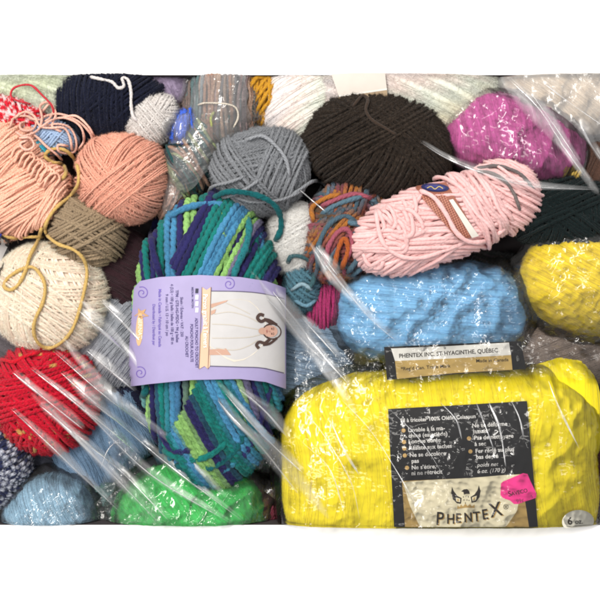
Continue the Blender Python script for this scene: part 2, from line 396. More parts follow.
def put_poly(acc, S, pts, col, o=.45, sub=0):
    p = [Vector((a, -b, 0)) for a, b in pts]; F = tessellate_polygon([p])
    q = np.array(pts, float); f = np.array(F)
    # orient upward
    a, b, c = q[f[:, 0]], q[f[:, 1]], q[f[:, 2]]
    cr = (b[:, 0] - a[:, 0]) * (c[:, 1] - a[:, 1]) - (b[:, 1] - a[:, 1]) * (c[:, 0] - a[:, 0])
    f[cr > 0] = f[cr > 0][:, ::-1]
    acc.add(S(q[:, 0], q[:, 1], o), col, f)
def put_patch(acc, S, top, bot, col, nx=40, ny=30, o=0.0):
    """ruled patch between a top polyline and a bottom polyline (picture mm)"""
    def rs(p):
        p = np.array(p, float); s = np.concatenate([[0], np.cumsum(np.linalg.norm(np.diff(p, axis=0), axis=1))]); t = np.linspace(0, s[-1], nx)
        return np.stack([np.interp(t, s, p[:, 0]), np.interp(t, s, p[:, 1])], -1)
    T = rs(top); B = rs(bot); v = np.linspace(0, 1, ny)[:, None, None]; q = T[None] * (1 - v) + B[None] * v
    P = S(q[..., 0], q[..., 1], o)
    i = np.arange(ny - 1)[:, None]; j = np.arange(nx - 1)[None]
    F = np.stack([i * nx + j, (i + 1) * nx + j, (i + 1) * nx + j + 1, i * nx + j + 1], -1).reshape(-1, 4)
    if callable(col): c = col(q[..., 0], q[..., 1]).reshape(-1, 3)
    else: c = col
    acc.add(P.reshape(-1, 3), c, F)
def ell(cx, cy, rx, ry, n=28, a0=0, a1=360, rot=0):
    t = np.radians(np.linspace(a0, a1, n, endpoint=(a1 - a0) % 360 != 0)); r = math.radians(rot)
    x = rx * np.cos(t); y = ry * np.sin(t)
    return [(cx + p * math.cos(r) - q * math.sin(r), cy + p * math.sin(r) + q * math.cos(r)) for p, q in zip(x, y)]
def stroke(acc, S, pts, w, col, o=.4, n=8):
    q = spline(pts, n); t = norm(np.gradient(q, axis=0)); s = np.stack([-t[:, 1], t[:, 0]], -1) * w / 2
    a = q + s; b = q - s; m = len(q)
    P = S(np.concatenate([a[:, 0], b[:, 0]]), np.concatenate([a[:, 1], b[:, 1]]), o)
    i = np.arange(m - 1); acc.add(P, col, np.stack([i, i + 1, m + i + 1, m + i], -1))

# ------------------------------------------------------------------ yarn makers
def ball_mesh(acc, b, col, r, bands=5, seed=0, ns=6, pitch=5., fz=0, fl=3., fw=.11, colf=None, wob=.03, up=.8, wide=None, lobe=0., first=None):
    rg = np.random.default_rng(seed); core(acc, b, np.asarray(col) * .8, -r * .6)
    base = rg.uniform(0, 180) if first is None else first
    for k in range(bands):
        ang = base + k * 180 * .382 + rg.normal() * 8
        full = k < 2
        w = 1.0 if full else (rg.uniform(.3, .6) if wide is None else wide)
        c0 = 0 if full else rg.uniform(-.35, .35)
        band(acc, b, ang, rg.uniform(-18, 18), max(-.97, c0 - w), min(.97, c0 + w), r, colf or col, h=r * (.2 + .75 * k), ns=ns, pitch=pitch, wob=wob, seed=seed * 31 + k, seg=max(1.6, r * 1.6), lobe=lobe)
    if fz: fuzz(acc, fz, fl, fw, up=up, seed=seed)
    if fz: fuzz(acc, fz // 3, fl * .7, .06, up=up, light=1.9 if np.mean(col) < .06 else 1.35, seed=seed + 1)
    b.r = b.r + r * .7 * (bands - 1)
def ball(name, label, body, col, r, mat=None, cat='yarn ball', group='balls of yarn in the heap', **kw):
    a = Acc(); ball_mesh(a, body, lin(col), r, **kw)
    return tag(a.build(name, mat or M_FINE), label, cat, group)
def hank_mesh(acc, b, col, r, ang=90, seed=0, layers=2, spread=8, wob=.04, colf=None, fz=0, fl=2.5, fw=.1, pitch=6., d=.985, up=.6, ns=5, jit=.4, cvar=.05):
    core(acc, b, np.asarray(col) * .9, -r * .6)
    rg = np.random.default_rng(seed)
    for k in range(layers):
        band(acc, b, ang + rg.normal() * spread, rg.normal() * 5, -d, d, r, colf or col, h=r * (.2 + .8 * k), wob=wob, seed=seed * 17 + k, ns=ns, pitch=pitch, pack=.95 + .25 * k, seg=3, jit=jit, cvar=cvar)
    if fz: fuzz(acc, fz, fl, fw, up=up, seed=seed)
    b.r = b.r + r * .6 * (layers - 1)

def soft_mesh(acc, b, col, ang=90, seed=0, folds=1.3, fscale=9., nu=420, nv=150, fz=0, fl=3, fw=.08, colf=None, sr=.32, sn=1.6, up=.35, gr=.06):
    '''a skein of very fine yarn: folded mass with fine threads lying over it'''
    A = math.radians(ang); dr = np.array([-math.sin(A), math.cos(A)]); ac = np.array([dr[1], -dr[0]])
    th = np.linspace(0, 2 * math.pi, nu, endpoint=False); q = np.linspace(0, 1, nv); ph = (-.35 + .85 * q ** .8) * math.pi
    T, Ph = np.meshgrid(th, ph); u = np.stack([np.cos(Ph) * np.cos(T), np.cos(Ph) * np.sin(T), np.sin(Ph)], -1).reshape(-1, 3)
    P0, _ = b.map(u, 0, clamp=False)
    def disp(P):
        L = (P[:, :2] - b.c[:2]) @ b.Rz[:2, :2]; s_ = L @ dr; a_ = L @ ac
        w = a_ + 2.5 * np.sin(s_ / 19. + seed) + 1.2 * np.sin(s_ / 8. + 2 * seed)
        p = np.stack([w / fscale, s_ / fscale / 5, 0 * w + seed], -1); f = noise(p, 1.6, seed, 6)
        g = noise(np.stack([w / 1.6, s_ / 26, 0 * w], -1), 1.8, seed + 9, 7)
        return folds * (1 - np.abs(f) * 1.5) + gr * g, s_, a_, g
    h, s_, a_, g = disp(P0); P, N = b.map(u, h)
    i = np.arange(nv - 1)[:, None]; j = np.arange(nu)[None]; j2 = (j + 1) % nu
    F = np.stack([i * nu + j, i * nu + j2, (i + 1) * nu + j2, (i + 1) * nu + j], -1).reshape(-1, 4)
    uvv = np.stack([s_ / 12., a_ / 2.2], -1)
    C = np.asarray(col)[None] * np.ones((len(P), 1))
    if colf is not None: C = colf(s_, a_)
    acc.add(P, C.clip(0, .95), F, uvv[F])
    # fine threads
    rg = np.random.default_rng(seed + 5); e1 = norm(np.array([dr[0] / b.r[0], dr[1] / b.r[1], 0.])); 
    ext = np.linalg.norm(np.array([e1[1], -e1[0], 0]) * b.r); st = 2 * sr * sn / ext
    al = np.arange(-1.4, 1.4, st); R_m = max(np.linalg.norm(e1 * b.r), b.r[2]); tt = np.linspace(-.1, math.pi + .1, int(max(14, R_m * 3.3 / 5)))
    for k, a in enumerate(al):
        tau = rg.normal() * .04; n = norm(np.array([e1[1], -e1[0], tau + rg.normal() * .02])); e2 = norm(np.cross(n, e1)); e2 = e2 if e2[2] > 0 else -e2
        e1b = norm(np.cross(e2, n)); e1b = e1b if e1b @ e1 > 0 else -e1b
        aa = a + .035 * np.sin(rg.uniform(1, 3) * tt + rg.uniform(0, 6.28)); uu = norm(n * np.sin(aa)[:, None] + np.cos(aa)[:, None] * (e1b * np.cos(tt)[:, None] + e2 * np.sin(tt)[:, None]))
        Pa, _ = b.map(uu, 0, clamp=False); hh, sa, aa2, _g = disp(Pa); Pb, Nb = b.map(uu, hh + sr * rg.uniform(-.5, 1.1))
        c = (colf(sa, aa2) if colf is not None else np.asarray(col)) * (1 + rg.normal() * .03)
        tube(acc, Pb, Nb, sr, np.clip(c, 0, .95), 4)
    if fz: fuzz(acc, fz, fl, fw, up=up, seed=seed, light=1.04, outer=0)
    b.r = b.r + folds

GB = 'balls of yarn in the heap'; GS = 'skeins of yarn in the heap'; GF = 'yarn bundles at the bottom of the heap'
# ================================================================== bottom layer: filler yarn, coloured dark where gaps lie in shade
FILL = [
 (95, 270, 28, 62, 48, 26, 0, (58, 36, 42), 'dark burgundy yarn bundle in the gap beside the taupe ball'),
 (112, 335, 30, 44, 50, 26, 30, (164, 168, 176), 'wispy grey blue yarn between the cream ball and lilac label'),
 (108, 440, 26, 58, 40, 24, 45, (118, 148, 178), 'dusty blue yarn below the red ball'),
 (140, 410, 20, 45, 36, 20, 0, (32, 34, 60), 'dark navy yarn left of the striped skein, under the label'),
 (95, 500, 20, 40, 60, 24, -30, (96, 128, 128), 'grey green yarn between the light blue and green skeins'),
 (196, 180, 26, 42, 50, 24, 70, (58, 52, 52), 'filler yarn coloured near black for the shaded gap between the scrap bag and grey ball'),
 (20, 462, 16, 48, 60, 20, 0, (70, 72, 84), 'slate grey yarn under the navy flecked ball'),
 (262, 440, 22, 30, 66, 24, 80, (36, 62, 58), 'dark green yarn between the striped and yellow skeins'),
 (262, 512, 24, 34, 30, 24, 0, (112, 46, 60), 'maroon yarn at the front right of the green skein'),
 (310, 356, 34, 52, 40, 26, 20, (128, 150, 172), 'grey blue yarn in the gap above the left end of the yellow skein'),
 (316, 300, 28, 32, 45, 22, 55, (100, 50, 76), 'plum yarn left of the blue skein'),
 (380, 240, 18, 95, 50, 18, 10, (60, 50, 62), 'dark purple yarn under the pink skein'),
 (512, 300, 24, 44, 62, 20, 80, (50, 52, 54), 'filler yarn coloured dark for the shaded gap between the blue skein and yellow bag'),
 (560, 352, 32, 62, 34, 28, 0, (136, 122, 112), 'brown grey yarn below the yellow bag on the right'),
 (592, 165, 32, 40, 44, 30, 0, (88, 64, 54), 'brown yarn under clear film above the black ball'),
 (596, 470, 26, 26, 70, 26, 0, (120, 48, 58), 'maroon yarn right of the big yellow skein'),
 (470, 130, 14, 60, 50, 16, 0, (96, 70, 84), 'mauve yarn showing between the pastel skein and magenta skein'),
 (255, 120, 20, 40, 52, 22, 90, (110, 100, 98), 'grey brown yarn below the orange strands'),
 (10, 345, 16, 40, 40, 18, 0, (110, 104, 108), 'grey yarn under the left side of the cream ball'),
 (230, 205, 14, 75, 40, 14, 0, (46, 42, 52), 'filler yarn coloured dark as shade under the grey ball and striped skein'),
 (60, 150, 12, 80, 60, 16, 0, (84, 70, 72), 'brown grey yarn under the peach and blue strands'),
 (420, 200, 12, 120, 40, 12, 0, (52, 44, 46), 'filler yarn coloured dark brown as shade beneath the brown ball'),
]
for i, (px, py, z, a_, b_, c_, rot, col, lab) in enumerate(FILL):
    b = Body(px, py, z, a_, b_, c_, rot, 2.4, .05, 2.5, 300 + i)
    a = Acc(); soft_mesh(a, b, lin(col), 60 + 50 * (i % 3), 400 + i, folds=1.8, fscale=6, nu=200, nv=80, fz=2500, fl=4, sr=.6, sn=1.6, up=.7)
    tag(a.build('yarn_bundle', M_FINE), lab, 'yarn bundle', GF)

# ================================================================== back row, left to right
# pale mint skein
b = Body(40, 78, 36, 78, 48, 34, -4, 2.3, .04, 2, 1)
a = Acc(); soft_mesh(a, b, lin((226, 232, 212), .97), 75, 1, folds=2, fz=30000, fl=6, fw=.11, up=.7, colf=lambda s_, a_: lin((226, 232, 212), .97) * (1 + .10 * np.sin(s_ / 14 + a_ / 9)[:, None] * np.array([.4, .3, .9])))
tag(a.build('yarn_skein', M_SOFT), 'pale mint green fluffy skein in the back left corner', 'yarn skein', GS)
# red and white ball
b = Body(14, 122, 46, 42, 28, 26, -12, 2, .03, 2, 2); RW = b
def rw(k, n, t, rg):
    c = np.tile(lin((212, 30, 50)), (len(t), 1)); m = (np.sin(t * 26 + rg.uniform(0, 6)) > .55) if k % 3 else (np.sin(t * 9 + k) > -.4)
    c[m] = lin((238, 205, 205)); return c
a = Acc(); ball_mesh(a, b, lin((205, 30, 50)), 1.5, bands=4, seed=22, colf=rw, fz=600, fl=3, first=60)
ob = tag(a.build('yarn_ball', M_FINE), 'red yarn ball with white flecks below the mint skein', 'yarn ball', GB)
a = Acc(); drape(a, [(30, 104), (12, 98), (14, 88), (30, 85), (42, 95), (52, 106), (54, 118)], 1.0, lin((205, 60, 70)), off=3)
a.build('loose_strand', M_FINE, ob)
# lilac
b = Body(165, 84, 30, 34, 30, 30, 0, 2.2, .04, 2, 3)
a = Acc(); soft_mesh(a, b, lin((168, 152, 180)), 30, 3, fz=6000, fl=5, up=.7)
tag(a.build('yarn_skein', M_SOFT), 'dusty lilac skein peeping out behind the white ball', 'yarn skein', GS)
# navy ball
b = Body(112, 103, 46, 52, 36, 32, 0, 2.1, .04, 2.2, 4); NV = b
a = Acc(); ball_mesh(a, b, lin((26, 30, 50)), 1.25, bands=6, seed=4, fz=24000, fl=3.5, fw=.09, first=30)
ob = tag(a.build('yarn_ball', M_FINE), 'dark navy fuzzy ball behind the peach ball', 'yarn ball', GB)
# white ball + its tail
b = Body(154, 121, 62, 28, 20, 19, 38, 2.1, .03, 2, 5); WB = b
a = Acc(); ball_mesh(a, b, lin((226, 220, 216)), 1.0, bands=4, seed=5, fz=9000, fl=2.4, fw=.07)
ob = tag(a.build('yarn_ball', M_FINE), 'small white ball resting against the navy ball', 'yarn ball', GB)
a = Acc(); drape(a, [(90, 77), (100, 79), (112, 82), (118, 88), (124, 86), (122, 78), (128, 80), (131, 92), (131, 104), (133, 116), (138, 122)], 1.5, lin((220, 214, 212)), lobe=.3, ns=10, pitch=5, plies=2, off=1)
a.build('loose_strand', M_FINE, ob)
# orange strands
a = Acc()
b = Body(262, 92, 40, 26, 34, 24, -25, 2.2, .04, 2, 6)
hank_mesh(a, b, lin((205, 150, 44)), 1.8, ang=10, seed=6, fz=1500, fl=3)
tag(a.build('yarn_skein', M_FINE), 'mustard orange skein left of the big pastel skein', 'yarn skein', GS)
# big pastel skein with white band
bA = Body(402, 88, 40, 104, 54, 38, 0, 2.2, .03, 2, 7); bB = Body(300, 96, 36, 44, 50, 36, 0, 2.2, .04, 2, 8)
PC = [lin(c) for c in ((240, 232, 214), (238, 230, 218), (240, 236, 212), (230, 234, 222), (240, 226, 218), (234, 228, 228))]
def pastel(k, n, t, rg):
    x = (t * 2.2 + k * .21 + rg.uniform(0, .5)) % 6; i = x.astype(int) % 6; f = (x - np.floor(x))[:, None]
    return np.array(PC)[i] * (1 - f) + np.array(PC)[(i + 1) % 6] * f
def pastel2(s_, a_):
    x = (s_ / 34 + a_ / 30 + .25 * np.sin(a_ / 2.3) + 40) % 6; i = x.astype(int) % 6; f = (x - np.floor(x))[:, None]
    return np.array(PC)[i] * (1 - f) + np.array(PC)[(i + 1) % 6] * f
R_ = root('yarn_skein', 'big fluffy pastel cream skein with a white paper band at the back', 'yarn skein', GS)
a = Acc()
soft_mesh(a, bA, PC[0], 66, 7, folds=1.0, fscale=15, gr=.06, fz=30000, fl=5, fw=.1, up=.6, colf=pastel2, sr=.5)
soft_mesh(a, bB, PC[0], 120, 8, folds=1.0, fscale=15, gr=.06, fz=16000, fl=5, fw=.1, up=.6, colf=pastel2, sr=.5)
a.build('yarn', M_SOFT, R_)
S = Surf([bA, bB], 5.0); a = Acc()
put_patch(a, S, [(331, 73), (385, 73)], [(339, 97), (387, 90)], lin((206, 197, 187)), 20, 14)
put_patch(a, S, [(338.5, 97), (387, 90)], [(340, 108), (388, 104)], lin((166, 142, 112)), 20, 6)
lb = a.build('paper_band', M_PAPER, R_)
a = Acc(); put_patch(a, S, [(339, 95.2), (387, 88.2)], [(339, 97), (387, 90)], lin((222, 216, 208)), 20, 3, o=.3); a.build('band_edge', M_PAPER, lb)
# dark brown fuzzy ball
b = Body(379, 146, 58, 70, 47, 36, -10, 2.15, .03, 2, 9); BR = b
def brn(k, n, t, rg): return lin((52, 43, 36)) * (1 + .28 * np.sign(np.sin(t * 60 + k * 2.1)))[:, None] * rg.uniform(.85, 1.15)
a = Acc(); ball_mesh(a, b, lin((46, 38, 33)), 1.15, bands=7, seed=91, fz=60000, fl=2.8, fw=.09, colf=brn, pitch=4, first=70, lobe=.3)
ob = tag(a.build('yarn_ball', M_FINE), 'large dark brown fuzzy ball in front of the pastel skein', 'yarn ball', GB)
a = Acc(); drape(a, [(352, 108), (362, 96), (368, 100), (366, 110), (372, 120), (385, 128), (398, 136)], 1.5, lin((62, 50, 42)), off=.6); a.build('loose_strand', M_FINE, ob)
# magenta skein
b = Body(512, 142, 44, 74, 46, 36, -12, 2.3, .04, 2, 10); MG = b
R_ = root('yarn_skein', 'magenta skein in clear film behind the pink skein', 'yarn skein', GS)
a = Acc(); soft_mesh(a, b, lin((206, 92, 164)), 22, 10, gr=.05, folds=.9, fz=14000, fl=3.5); a.build('yarn', M_SOFT, R_)
wrap(b, 'plastic_wrap', M_FILM, R_, h=3.2, amp=1.6, sc=16, seed=10)
# cream skein in a bag, top right
b = Body(572, 92, 42, 78, 44, 32, -22, 2.3, .05, 2.4, 11); CR = b
R_ = root('yarn_skein', 'cream skein in a cloudy plastic bag in the back right corner', 'yarn skein', GS)
a = Acc(); soft_mesh(a, b, lin((242, 222, 196)), 75, 11, folds=2.2, fscale=14, fz=8000, fl=4); a.build('yarn', M_SOFT, R_)
wrap(b, 'plastic_bag', film_mat('cloudy_film', 1.6, .22, .2, .0006, 110), R_, h=6, amp=2.5, sc=20, seed=11, flare=5)
# scrap pack
R_ = root('bag_of_yarn_scraps', 'clear bag of mixed yarn scraps, bright blue at its left edge', 'bag of yarn')
b1 = Body(222, 108, 52, 34, 42, 26, -10, 2.3, .05, 3, 12); b2 = Body(196, 150, 52, 26, 50, 24, -22, 2.3, .05, 3, 13); b3 = Body(176, 192, 44, 17, 34, 22, -8, 2.2, .05, 3, 14)
SC = [lin(c) for c in ((150, 132, 120), (120, 130, 136), (165, 130, 112), (126, 110, 104), (96, 120, 122), (180, 150, 130), (110, 108, 112), (160, 140, 140))]
def scrap(k, n, t, rg): return np.tile(SC[int(rg.integers(0, 8))] * .95, (len(t), 1))
a = Acc(); hank_mesh(a, b1, SC[0], 1.7, ang=5, seed=12, colf=scrap, fz=2500, fl=5)
SC2 = [lin(c) for c in ((150, 125, 110), (40, 78, 80), (165, 130, 112), (52, 96, 96), (60, 62, 66), (170, 146, 128), (140, 150, 110), (40, 60, 66))]
def scrap2(k, n, t, rg): return np.tile(SC2[int(rg.integers(0, 8))], (len(t), 1))
hank_mesh(a, b2, SC[0], 1.7, ang=40, seed=13, colf=scrap2, spread=14)
hank_mesh(a, b3, SC[2], 1.7, ang=0, seed=14, colf=lambda k, n, t, rg: lin((178, 140, 122)) * rg.uniform(.7, 1.05) * np.ones((len(t), 1)), fz=800)
a.build('yarn_scraps', M_FINE, R_)
a = Acc(); bb = Body(184, 128, 66, 9, 17, 12, -18, 2.2, .08, 4, 15); hank_mesh(a, bb, lin((70, 110, 220)), 1.4, ang=20, seed=15, fz=900, fl=3, layers=2); a.build('blue_yarn', M_FINE, R_)
a = Acc(); bb = Body(198, 148, 68, 9, 5, 6, 30, 2.2, .1, 4, 16); hank_mesh(a, bb, lin((70, 165, 185)), 1.3, ang=80, seed=16)
bb = Body(222, 118, 68, 15, 6, 6, 0, 2.2, .1, 4, 17); hank_mesh(a, bb, lin((60, 120, 118)), 1.3, ang=80, seed=17); a.build('teal_yarn', M_FINE, R_)
a = Acc()
drape(a, [(198, 105), (206, 103), (226, 104), (236, 108), (238, 118), (232, 130)], .9, lin((215, 205, 190)), off=3)
drape(a, [(212, 128), (211, 118), (214, 112)], 1.4, lin((170, 175, 110)), off=1.5); a.build('cream_cord', M_FINE, R_)
a = Acc()
sheet(a, [(186, 74), (246, 74), (254, 130), (158, 150)], 70, 70, .9, 12, 31, 3.5)
sheet(a, [(158, 150), (254, 128), (196, 190), (160, 222)], 70, 70, 1.2, 9, 32, 3.5)
a.build('plastic_bag', film_mat('scrap_bag_film', 1.3, .10, .12, .0006, 90), R_)

# ================================================================== middle
# peach hank
R_ = root('yarn_skein', 'peach hank with looped ends at the left edge above the cream ball', 'yarn skein', GS)
PE = lin((251, 192, 166)); a = Acc()
B1 = Body(6, 160, 58, 44, 36, 28, 25, 2.2, .05, 2, 20); B2 = Body(16, 200, 60, 56, 34, 28, 24, 2.2, .05, 2, 21)
hank_mesh(a, B1, PE, 1.25, ang=105, seed=20, layers=3, spread=6, fz=8000, fl=2, fw=.07, wob=.05)
hank_mesh(a, B2, PE, 1.25, ang=98, seed=21, layers=3, spread=4, fz=8000, fl=2, fw=.07, wob=.05)
a.build('yarn', M_FINE, R_)
a = Acc()
for i, (x, y, l, w, rr) in enumerate([(50, 178, 14, 8, 40), (57, 188, 16, 8, 52), (48, 206, 26, 9, 58), (34, 216, 26, 9, 48)]):
    bb = Body(x, y, 78 - i * 2, l, w, 10, rr, 2.1, .05, 3, 22 + i); hank_mesh(a, bb, PE, 1.25, ang=92, seed=22 + i, layers=2, spread=3)
for i in range(9):
    x, y = 18 + 4.2 * i, 146 + 3.4 * i
    drape(a, [(x - 8, y + 14), (x - 3, y + 3), (x + 5, y), (x + 8, y + 6), (x + 2, y + 14)], 1.2, PE, off=1.5 + (i % 3), ns=6)
a.build('looped_ends', M_FINE, R_)
# small light blue + turquoise ball
b = Body(53, 137, 56, 25, 16, 18, -15, 2.1, .04, 2, 28); LB = b
a = Acc(); ball_mesh(a, b, lin((160, 184, 216)), 1.1, bands=3, seed=28, first=15)
tag(a.build('yarn_ball', M_FINE), 'small pale blue ball under the peach curls', 'yarn ball', GB)
a = Acc(); b = Body(38, 145, 68, 13, 5, 6, -42, 2.2, .05, 3, 29); hank_mesh(a, b, lin((60, 170, 195)), 1.1, ang=88, seed=29)
tag(a.build('yarn_bundle', M_FINE), 'bright turquoise strands left of the pale blue ball', 'yarn bundle')
# peach curls
a = Acc(); PK = lin((238, 186, 168))
cur = [[(10, 128), (14, 118), (26, 116), (36, 122), (32, 130), (22, 130), (20, 124), (27, 121)],
 [(16, 132), (24, 136), (38, 130), (42, 118), (40, 106), (48, 102), (54, 108), (50, 118), (44, 122)],
 [(28, 118), (40, 120), (46, 116), (60, 114), (76, 120), (86, 128), (92, 138), (88, 150), (80, 156)],
 [(40, 128), (52, 120), (66, 118), (80, 126), (84, 140), (78, 150)],
 [(44, 126), (58, 124), (70, 128), (76, 140), (74, 152), (60, 152), (58, 145), (68, 146)],
 [(12, 120), (24, 112), (34, 116), (40, 126), (50, 128), (64, 128), (70, 138), (72, 150)],
 [(30, 132), (38, 138), (46, 146), (56, 154), (62, 160)], [(20, 138), (30, 138), (34, 146), (26, 150), (20, 144), (28, 140)],
 [(42, 112), (50, 104), (56, 114), (52, 126), (62, 132)], [(60, 118), (76, 116), (88, 126), (94, 136)]]
for i, c in enumerate(cur): drape(a, c, 1.15, PK * (.9 + .03 * i), off=1.5 + 1.2 * (i % 4), pitch=4, lobe=.25, ns=8, plies=2)
tag(a.build('loose_peach_yarn', M_FINE), 'tangle of thin curled peach strands over the red and pale blue balls', 'yarn strands')
# peach ball
b = Body(123, 178, 62, 43, 43, 40, 0, 2, .02, 2, 30); PB = b
ball('yarn_ball', 'round peach ball between the navy ball and the striped skein', b, (245, 178, 154), .8, bands=8, seed=34, fz=24000, fl=2.4, fw=.07, wide=.35)
# taupe ball
b = Body(88, 232, 56, 34, 36, 30, 0, 2, .03, 2, 31); TP = b
ball('yarn_ball', 'taupe brown ball below the peach ball', b, (158, 138, 112), 1.45, bands=5, seed=36, fz=9000, fl=2, fw=.08, mat=M_FINE)
# cream fuzzy ball
b = Body(50, 298, 56, 56, 52, 36, 0, 2.1, .03, 2, 32); CB = b
ball('yarn_ball', 'cream fuzzy ball at the left edge above the red ball', b, (253, 232, 212), 1.1, bands=4, seed=37, fz=60000, fl=2.6, fw=.07, mat=M_SOFT, first=25, wob=.06)
# gold cord
a = Acc(); GO = lin((206, 172, 104))
kw = dict(lobe=.28, ns=10, pitch=7, plies=2)
drape(a, [(44, 156), (50, 150), (62, 149), (72, 156), (78, 168), (78, 184), (70, 196), (58, 206), (50, 216), (45, 228), (48, 236), (58, 244), (74, 250), (84, 260), (87, 274), (84, 292), (79, 312), (72, 330), (62, 342), (50, 348), (40, 345), (34, 334), (35, 320), (43, 302), (45, 286), (40, 274), (32, 267), (20, 270), (8, 278), (4, 286), (10, 290), (18, 285), (25, 272), (30, 256), (38, 240), (42, 226)], 1.65, GO, off=1.8, sm=3, **kw)
drape(a, [(44, 156), (52, 162), (62, 164), (66, 172), (62, 180)], 1.65, GO * .9, off=2.5, **kw)
drape(a, [(2, 236), (14, 238), (28, 237), (44, 237)], 1.5, GO, off=2, **kw)
tag(a.build('gold_cord', M_FINE), 'gold twisted yarn strand looped over the taupe and cream balls', 'yarn strand')
# label stub at the left edge
a = Acc(); S = Surf(None, 8.0)
put_patch(a, S, [(-25, 214), (12, 243)], [(-25, 290), (-6, 285)], lin((50, 46, 46)), 16, 16, o=2)
put_patch(a, S, [(-25, 218), (9, 244)], [(-25, 284), (-8, 280)], lin((232, 226, 222)), 16, 16, o=2.4)
put_patch(a, S, [(-25, 226), (2, 234)], [(-25, 244), (-2, 242)], lin((40, 60, 160)), 8, 8, o=2.8)
tag(a.build('paper_label', M_PAPER), 'corner of a white and blue paper label at the left edge', 'label')
# red ball
b = Body(46, 398, 56, 50, 50, 36, 0, 2.05, .02, 2, 33); RB = b
def red(k, n, t, rg):
    c = np.tile(lin((204, 20, 48)) * rg.uniform(.85, 1.1), (len(t), 1)); m = np.repeat(rg.random(len(t) // 2 + 1) < .035, 2)[:len(t)]; c[m] = lin((196, 150, 84)); return c
a = Acc(); ball_mesh(a, b, lin((180, 18, 38)), 1.9, bands=5, seed=39, colf=red, fz=12000, fl=2.4, fw=.08, pitch=5, wob=.04, first=20)
ob = tag(a.build('yarn_ball', M_MED), 'red ball flecked with gold below the cream ball', 'yarn ball', GB)
a = Acc(); drape(a, [(-6, 362), (4, 360), (14, 362), (26, 356), (40, 352)], 1.9, lin((206, 24, 44)), lobe=.25, ns=10, off=1); a.build('loose_strand', M_MED, ob)
# navy flecked ball
b = Body(-2, 462, 48, 28, 42, 28, 0, 2, .03, 2, 34)
def nvf(k, n, t, rg):
    c = np.tile(lin((40, 46, 78)), (len(t), 1)); m = np.sin(t * 30 + rg.uniform(0, 6)) > .35; c[m] = lin((196, 200, 212)); return c
a = Acc(); ball_mesh(a, b, lin((30, 34, 60)), 2.0, bands=4, seed=40, colf=nvf, fz=500, first=80)
tag(a.build('yarn_ball', M_MED), 'navy ball with white flecks at the lower left edge', 'yarn ball', GB)
# light blue bottom skein
b = Body(52, 516, 40, 46, 42, 32, 12, 2.2, .03, 2, 35)
R_ = root('yarn_skein', 'light blue skein in clear film at the front left', 'yarn skein', GS)
a = Acc(); soft_mesh(a, b, lin((156, 196, 222)), 15, 41, folds=1.2, fscale=6, fz=5000, fl=3, sr=.6, sn=1.2); a.build('yarn', M_FINE, R_)
wrap(b, 'plastic_wrap', M_FILM2, R_, h=4, amp=2, sc=12, seed=41, flare=4)
# green skein
b = Body(190, 520, 38, 76, 58, 36, 4, 2.25, .03, 2, 36); GN = b
R_ = root('yarn_skein', 'bright green skein in clear film in front of the striped skein', 'yarn skein', GS)
a = Acc(); soft_mesh(a, b, lin((58, 204, 92)), 35, 42, folds=1.4, fz=16000, fl=3); a.build('yarn', M_SOFT, R_)
wrap(b, 'plastic_wrap', M_FILM2, R_, h=4.5, amp=2, sc=12, seed=42, flare=4)
a = Acc(); sheet(a, [(118, 432), (150, 470), (160, 524), (92, 524)], 60, 60, 2.6, 11, 77, 6)
FLF = film_mat('flap_film', 1.3, .03, .12, .0009, 110); a.build('wrap_flap', FLF, R_); a = Acc(); sheet(a, [(232, 466), (266, 400), (292, 412), (276, 500)], 60, 60, 2.4, 10, 78, 6)
a.build('wrap_flap', FLF, R_)

# ================================================================== grey, white, teal, rust
b = Body(261, 170, 58, 48, 40, 33, 0, 2.1, .03, 2, 37); GY = b
a = Acc(); GC = lin((138, 141, 146)); ball_mesh(a, b, GC, 1.45, bands=5, seed=50, fz=16000, fl=2.6, fw=.08, pitch=4, first=130, lobe=.25)
ob = tag(a.build('yarn_ball', M_MED), 'mid grey ball above the striped skein', 'yarn ball', GB)
a = Acc(); k2 = dict(lobe=.25, ns=8, pitch=5, plies=2)
drape(a, [(290, 196), (302, 188), (314, 181), (324, 184), (328, 194), (322, 204), (308, 206)], 1.6, GC * 1.05, off=1.5, **k2)
drape(a, [(246, 176), (230, 182), (214, 186), (209, 192), (212, 198), (226, 197), (244, 190), (262, 178)], 1.6, GC * 1.1, off=1.2, **k2)
drape(a, [(246, 140), (262, 136), (276, 146), (286, 160), (290, 178)], 1.7, GC * 1.25, off=1.2, **k2)
drape(a, [(232, 196), (252, 202), (280, 200), (304, 190)], 1.5, GC, off=1.2, **k2)
drape(a, [(300, 208), (314, 198), (322, 186)], 1.5, GC, off=3, **k2)
a.build('loose_strand', M_MED, ob)
b = Body(297, 238, 44, 27, 34, 28, 0, 2.1, .03, 2, 38)
ball('yarn_ball', 'fluffy white ball between the striped skein and the rust ball', b, (232, 230, 226), 1.3, bands=3, seed=51, fz=20000, fl=4, fw=.08, mat=M_SOFT)
b = Body(302, 286, 44, 15, 25, 20, 5, 2.1, .03, 2, 39)
a = Acc(); ball_mesh(a, b, lin((84, 124, 140)), 1.6, bands=3, seed=52, fz=2500, fl=3, first=80)
drape(a, [(288, 262), (292, 256), (306, 258), (314, 268), (313, 282), (306, 292)], 2.2, lin((60, 92, 98)), off=1, ns=8)
drape(a, [(292, 290), (302, 284), (312, 290)], 1.8, lin((140, 168, 180)), off=1.5, ns=8)
drape(a, [(294, 300), (306, 306), (316, 300)], 1.8, lin((110, 150, 170)), off=1.5, ns=8)
tag(a.build('yarn_ball', M_FINE), 'small dusty teal bundle right of the lilac label', 'yarn ball', GB)
RC = [lin(c) for c in ((170, 88, 42), (88, 116, 132), (132, 72, 80), (176, 112, 50), (74, 98, 112), (112, 62, 50), (160, 84, 100), (86, 76, 60))]
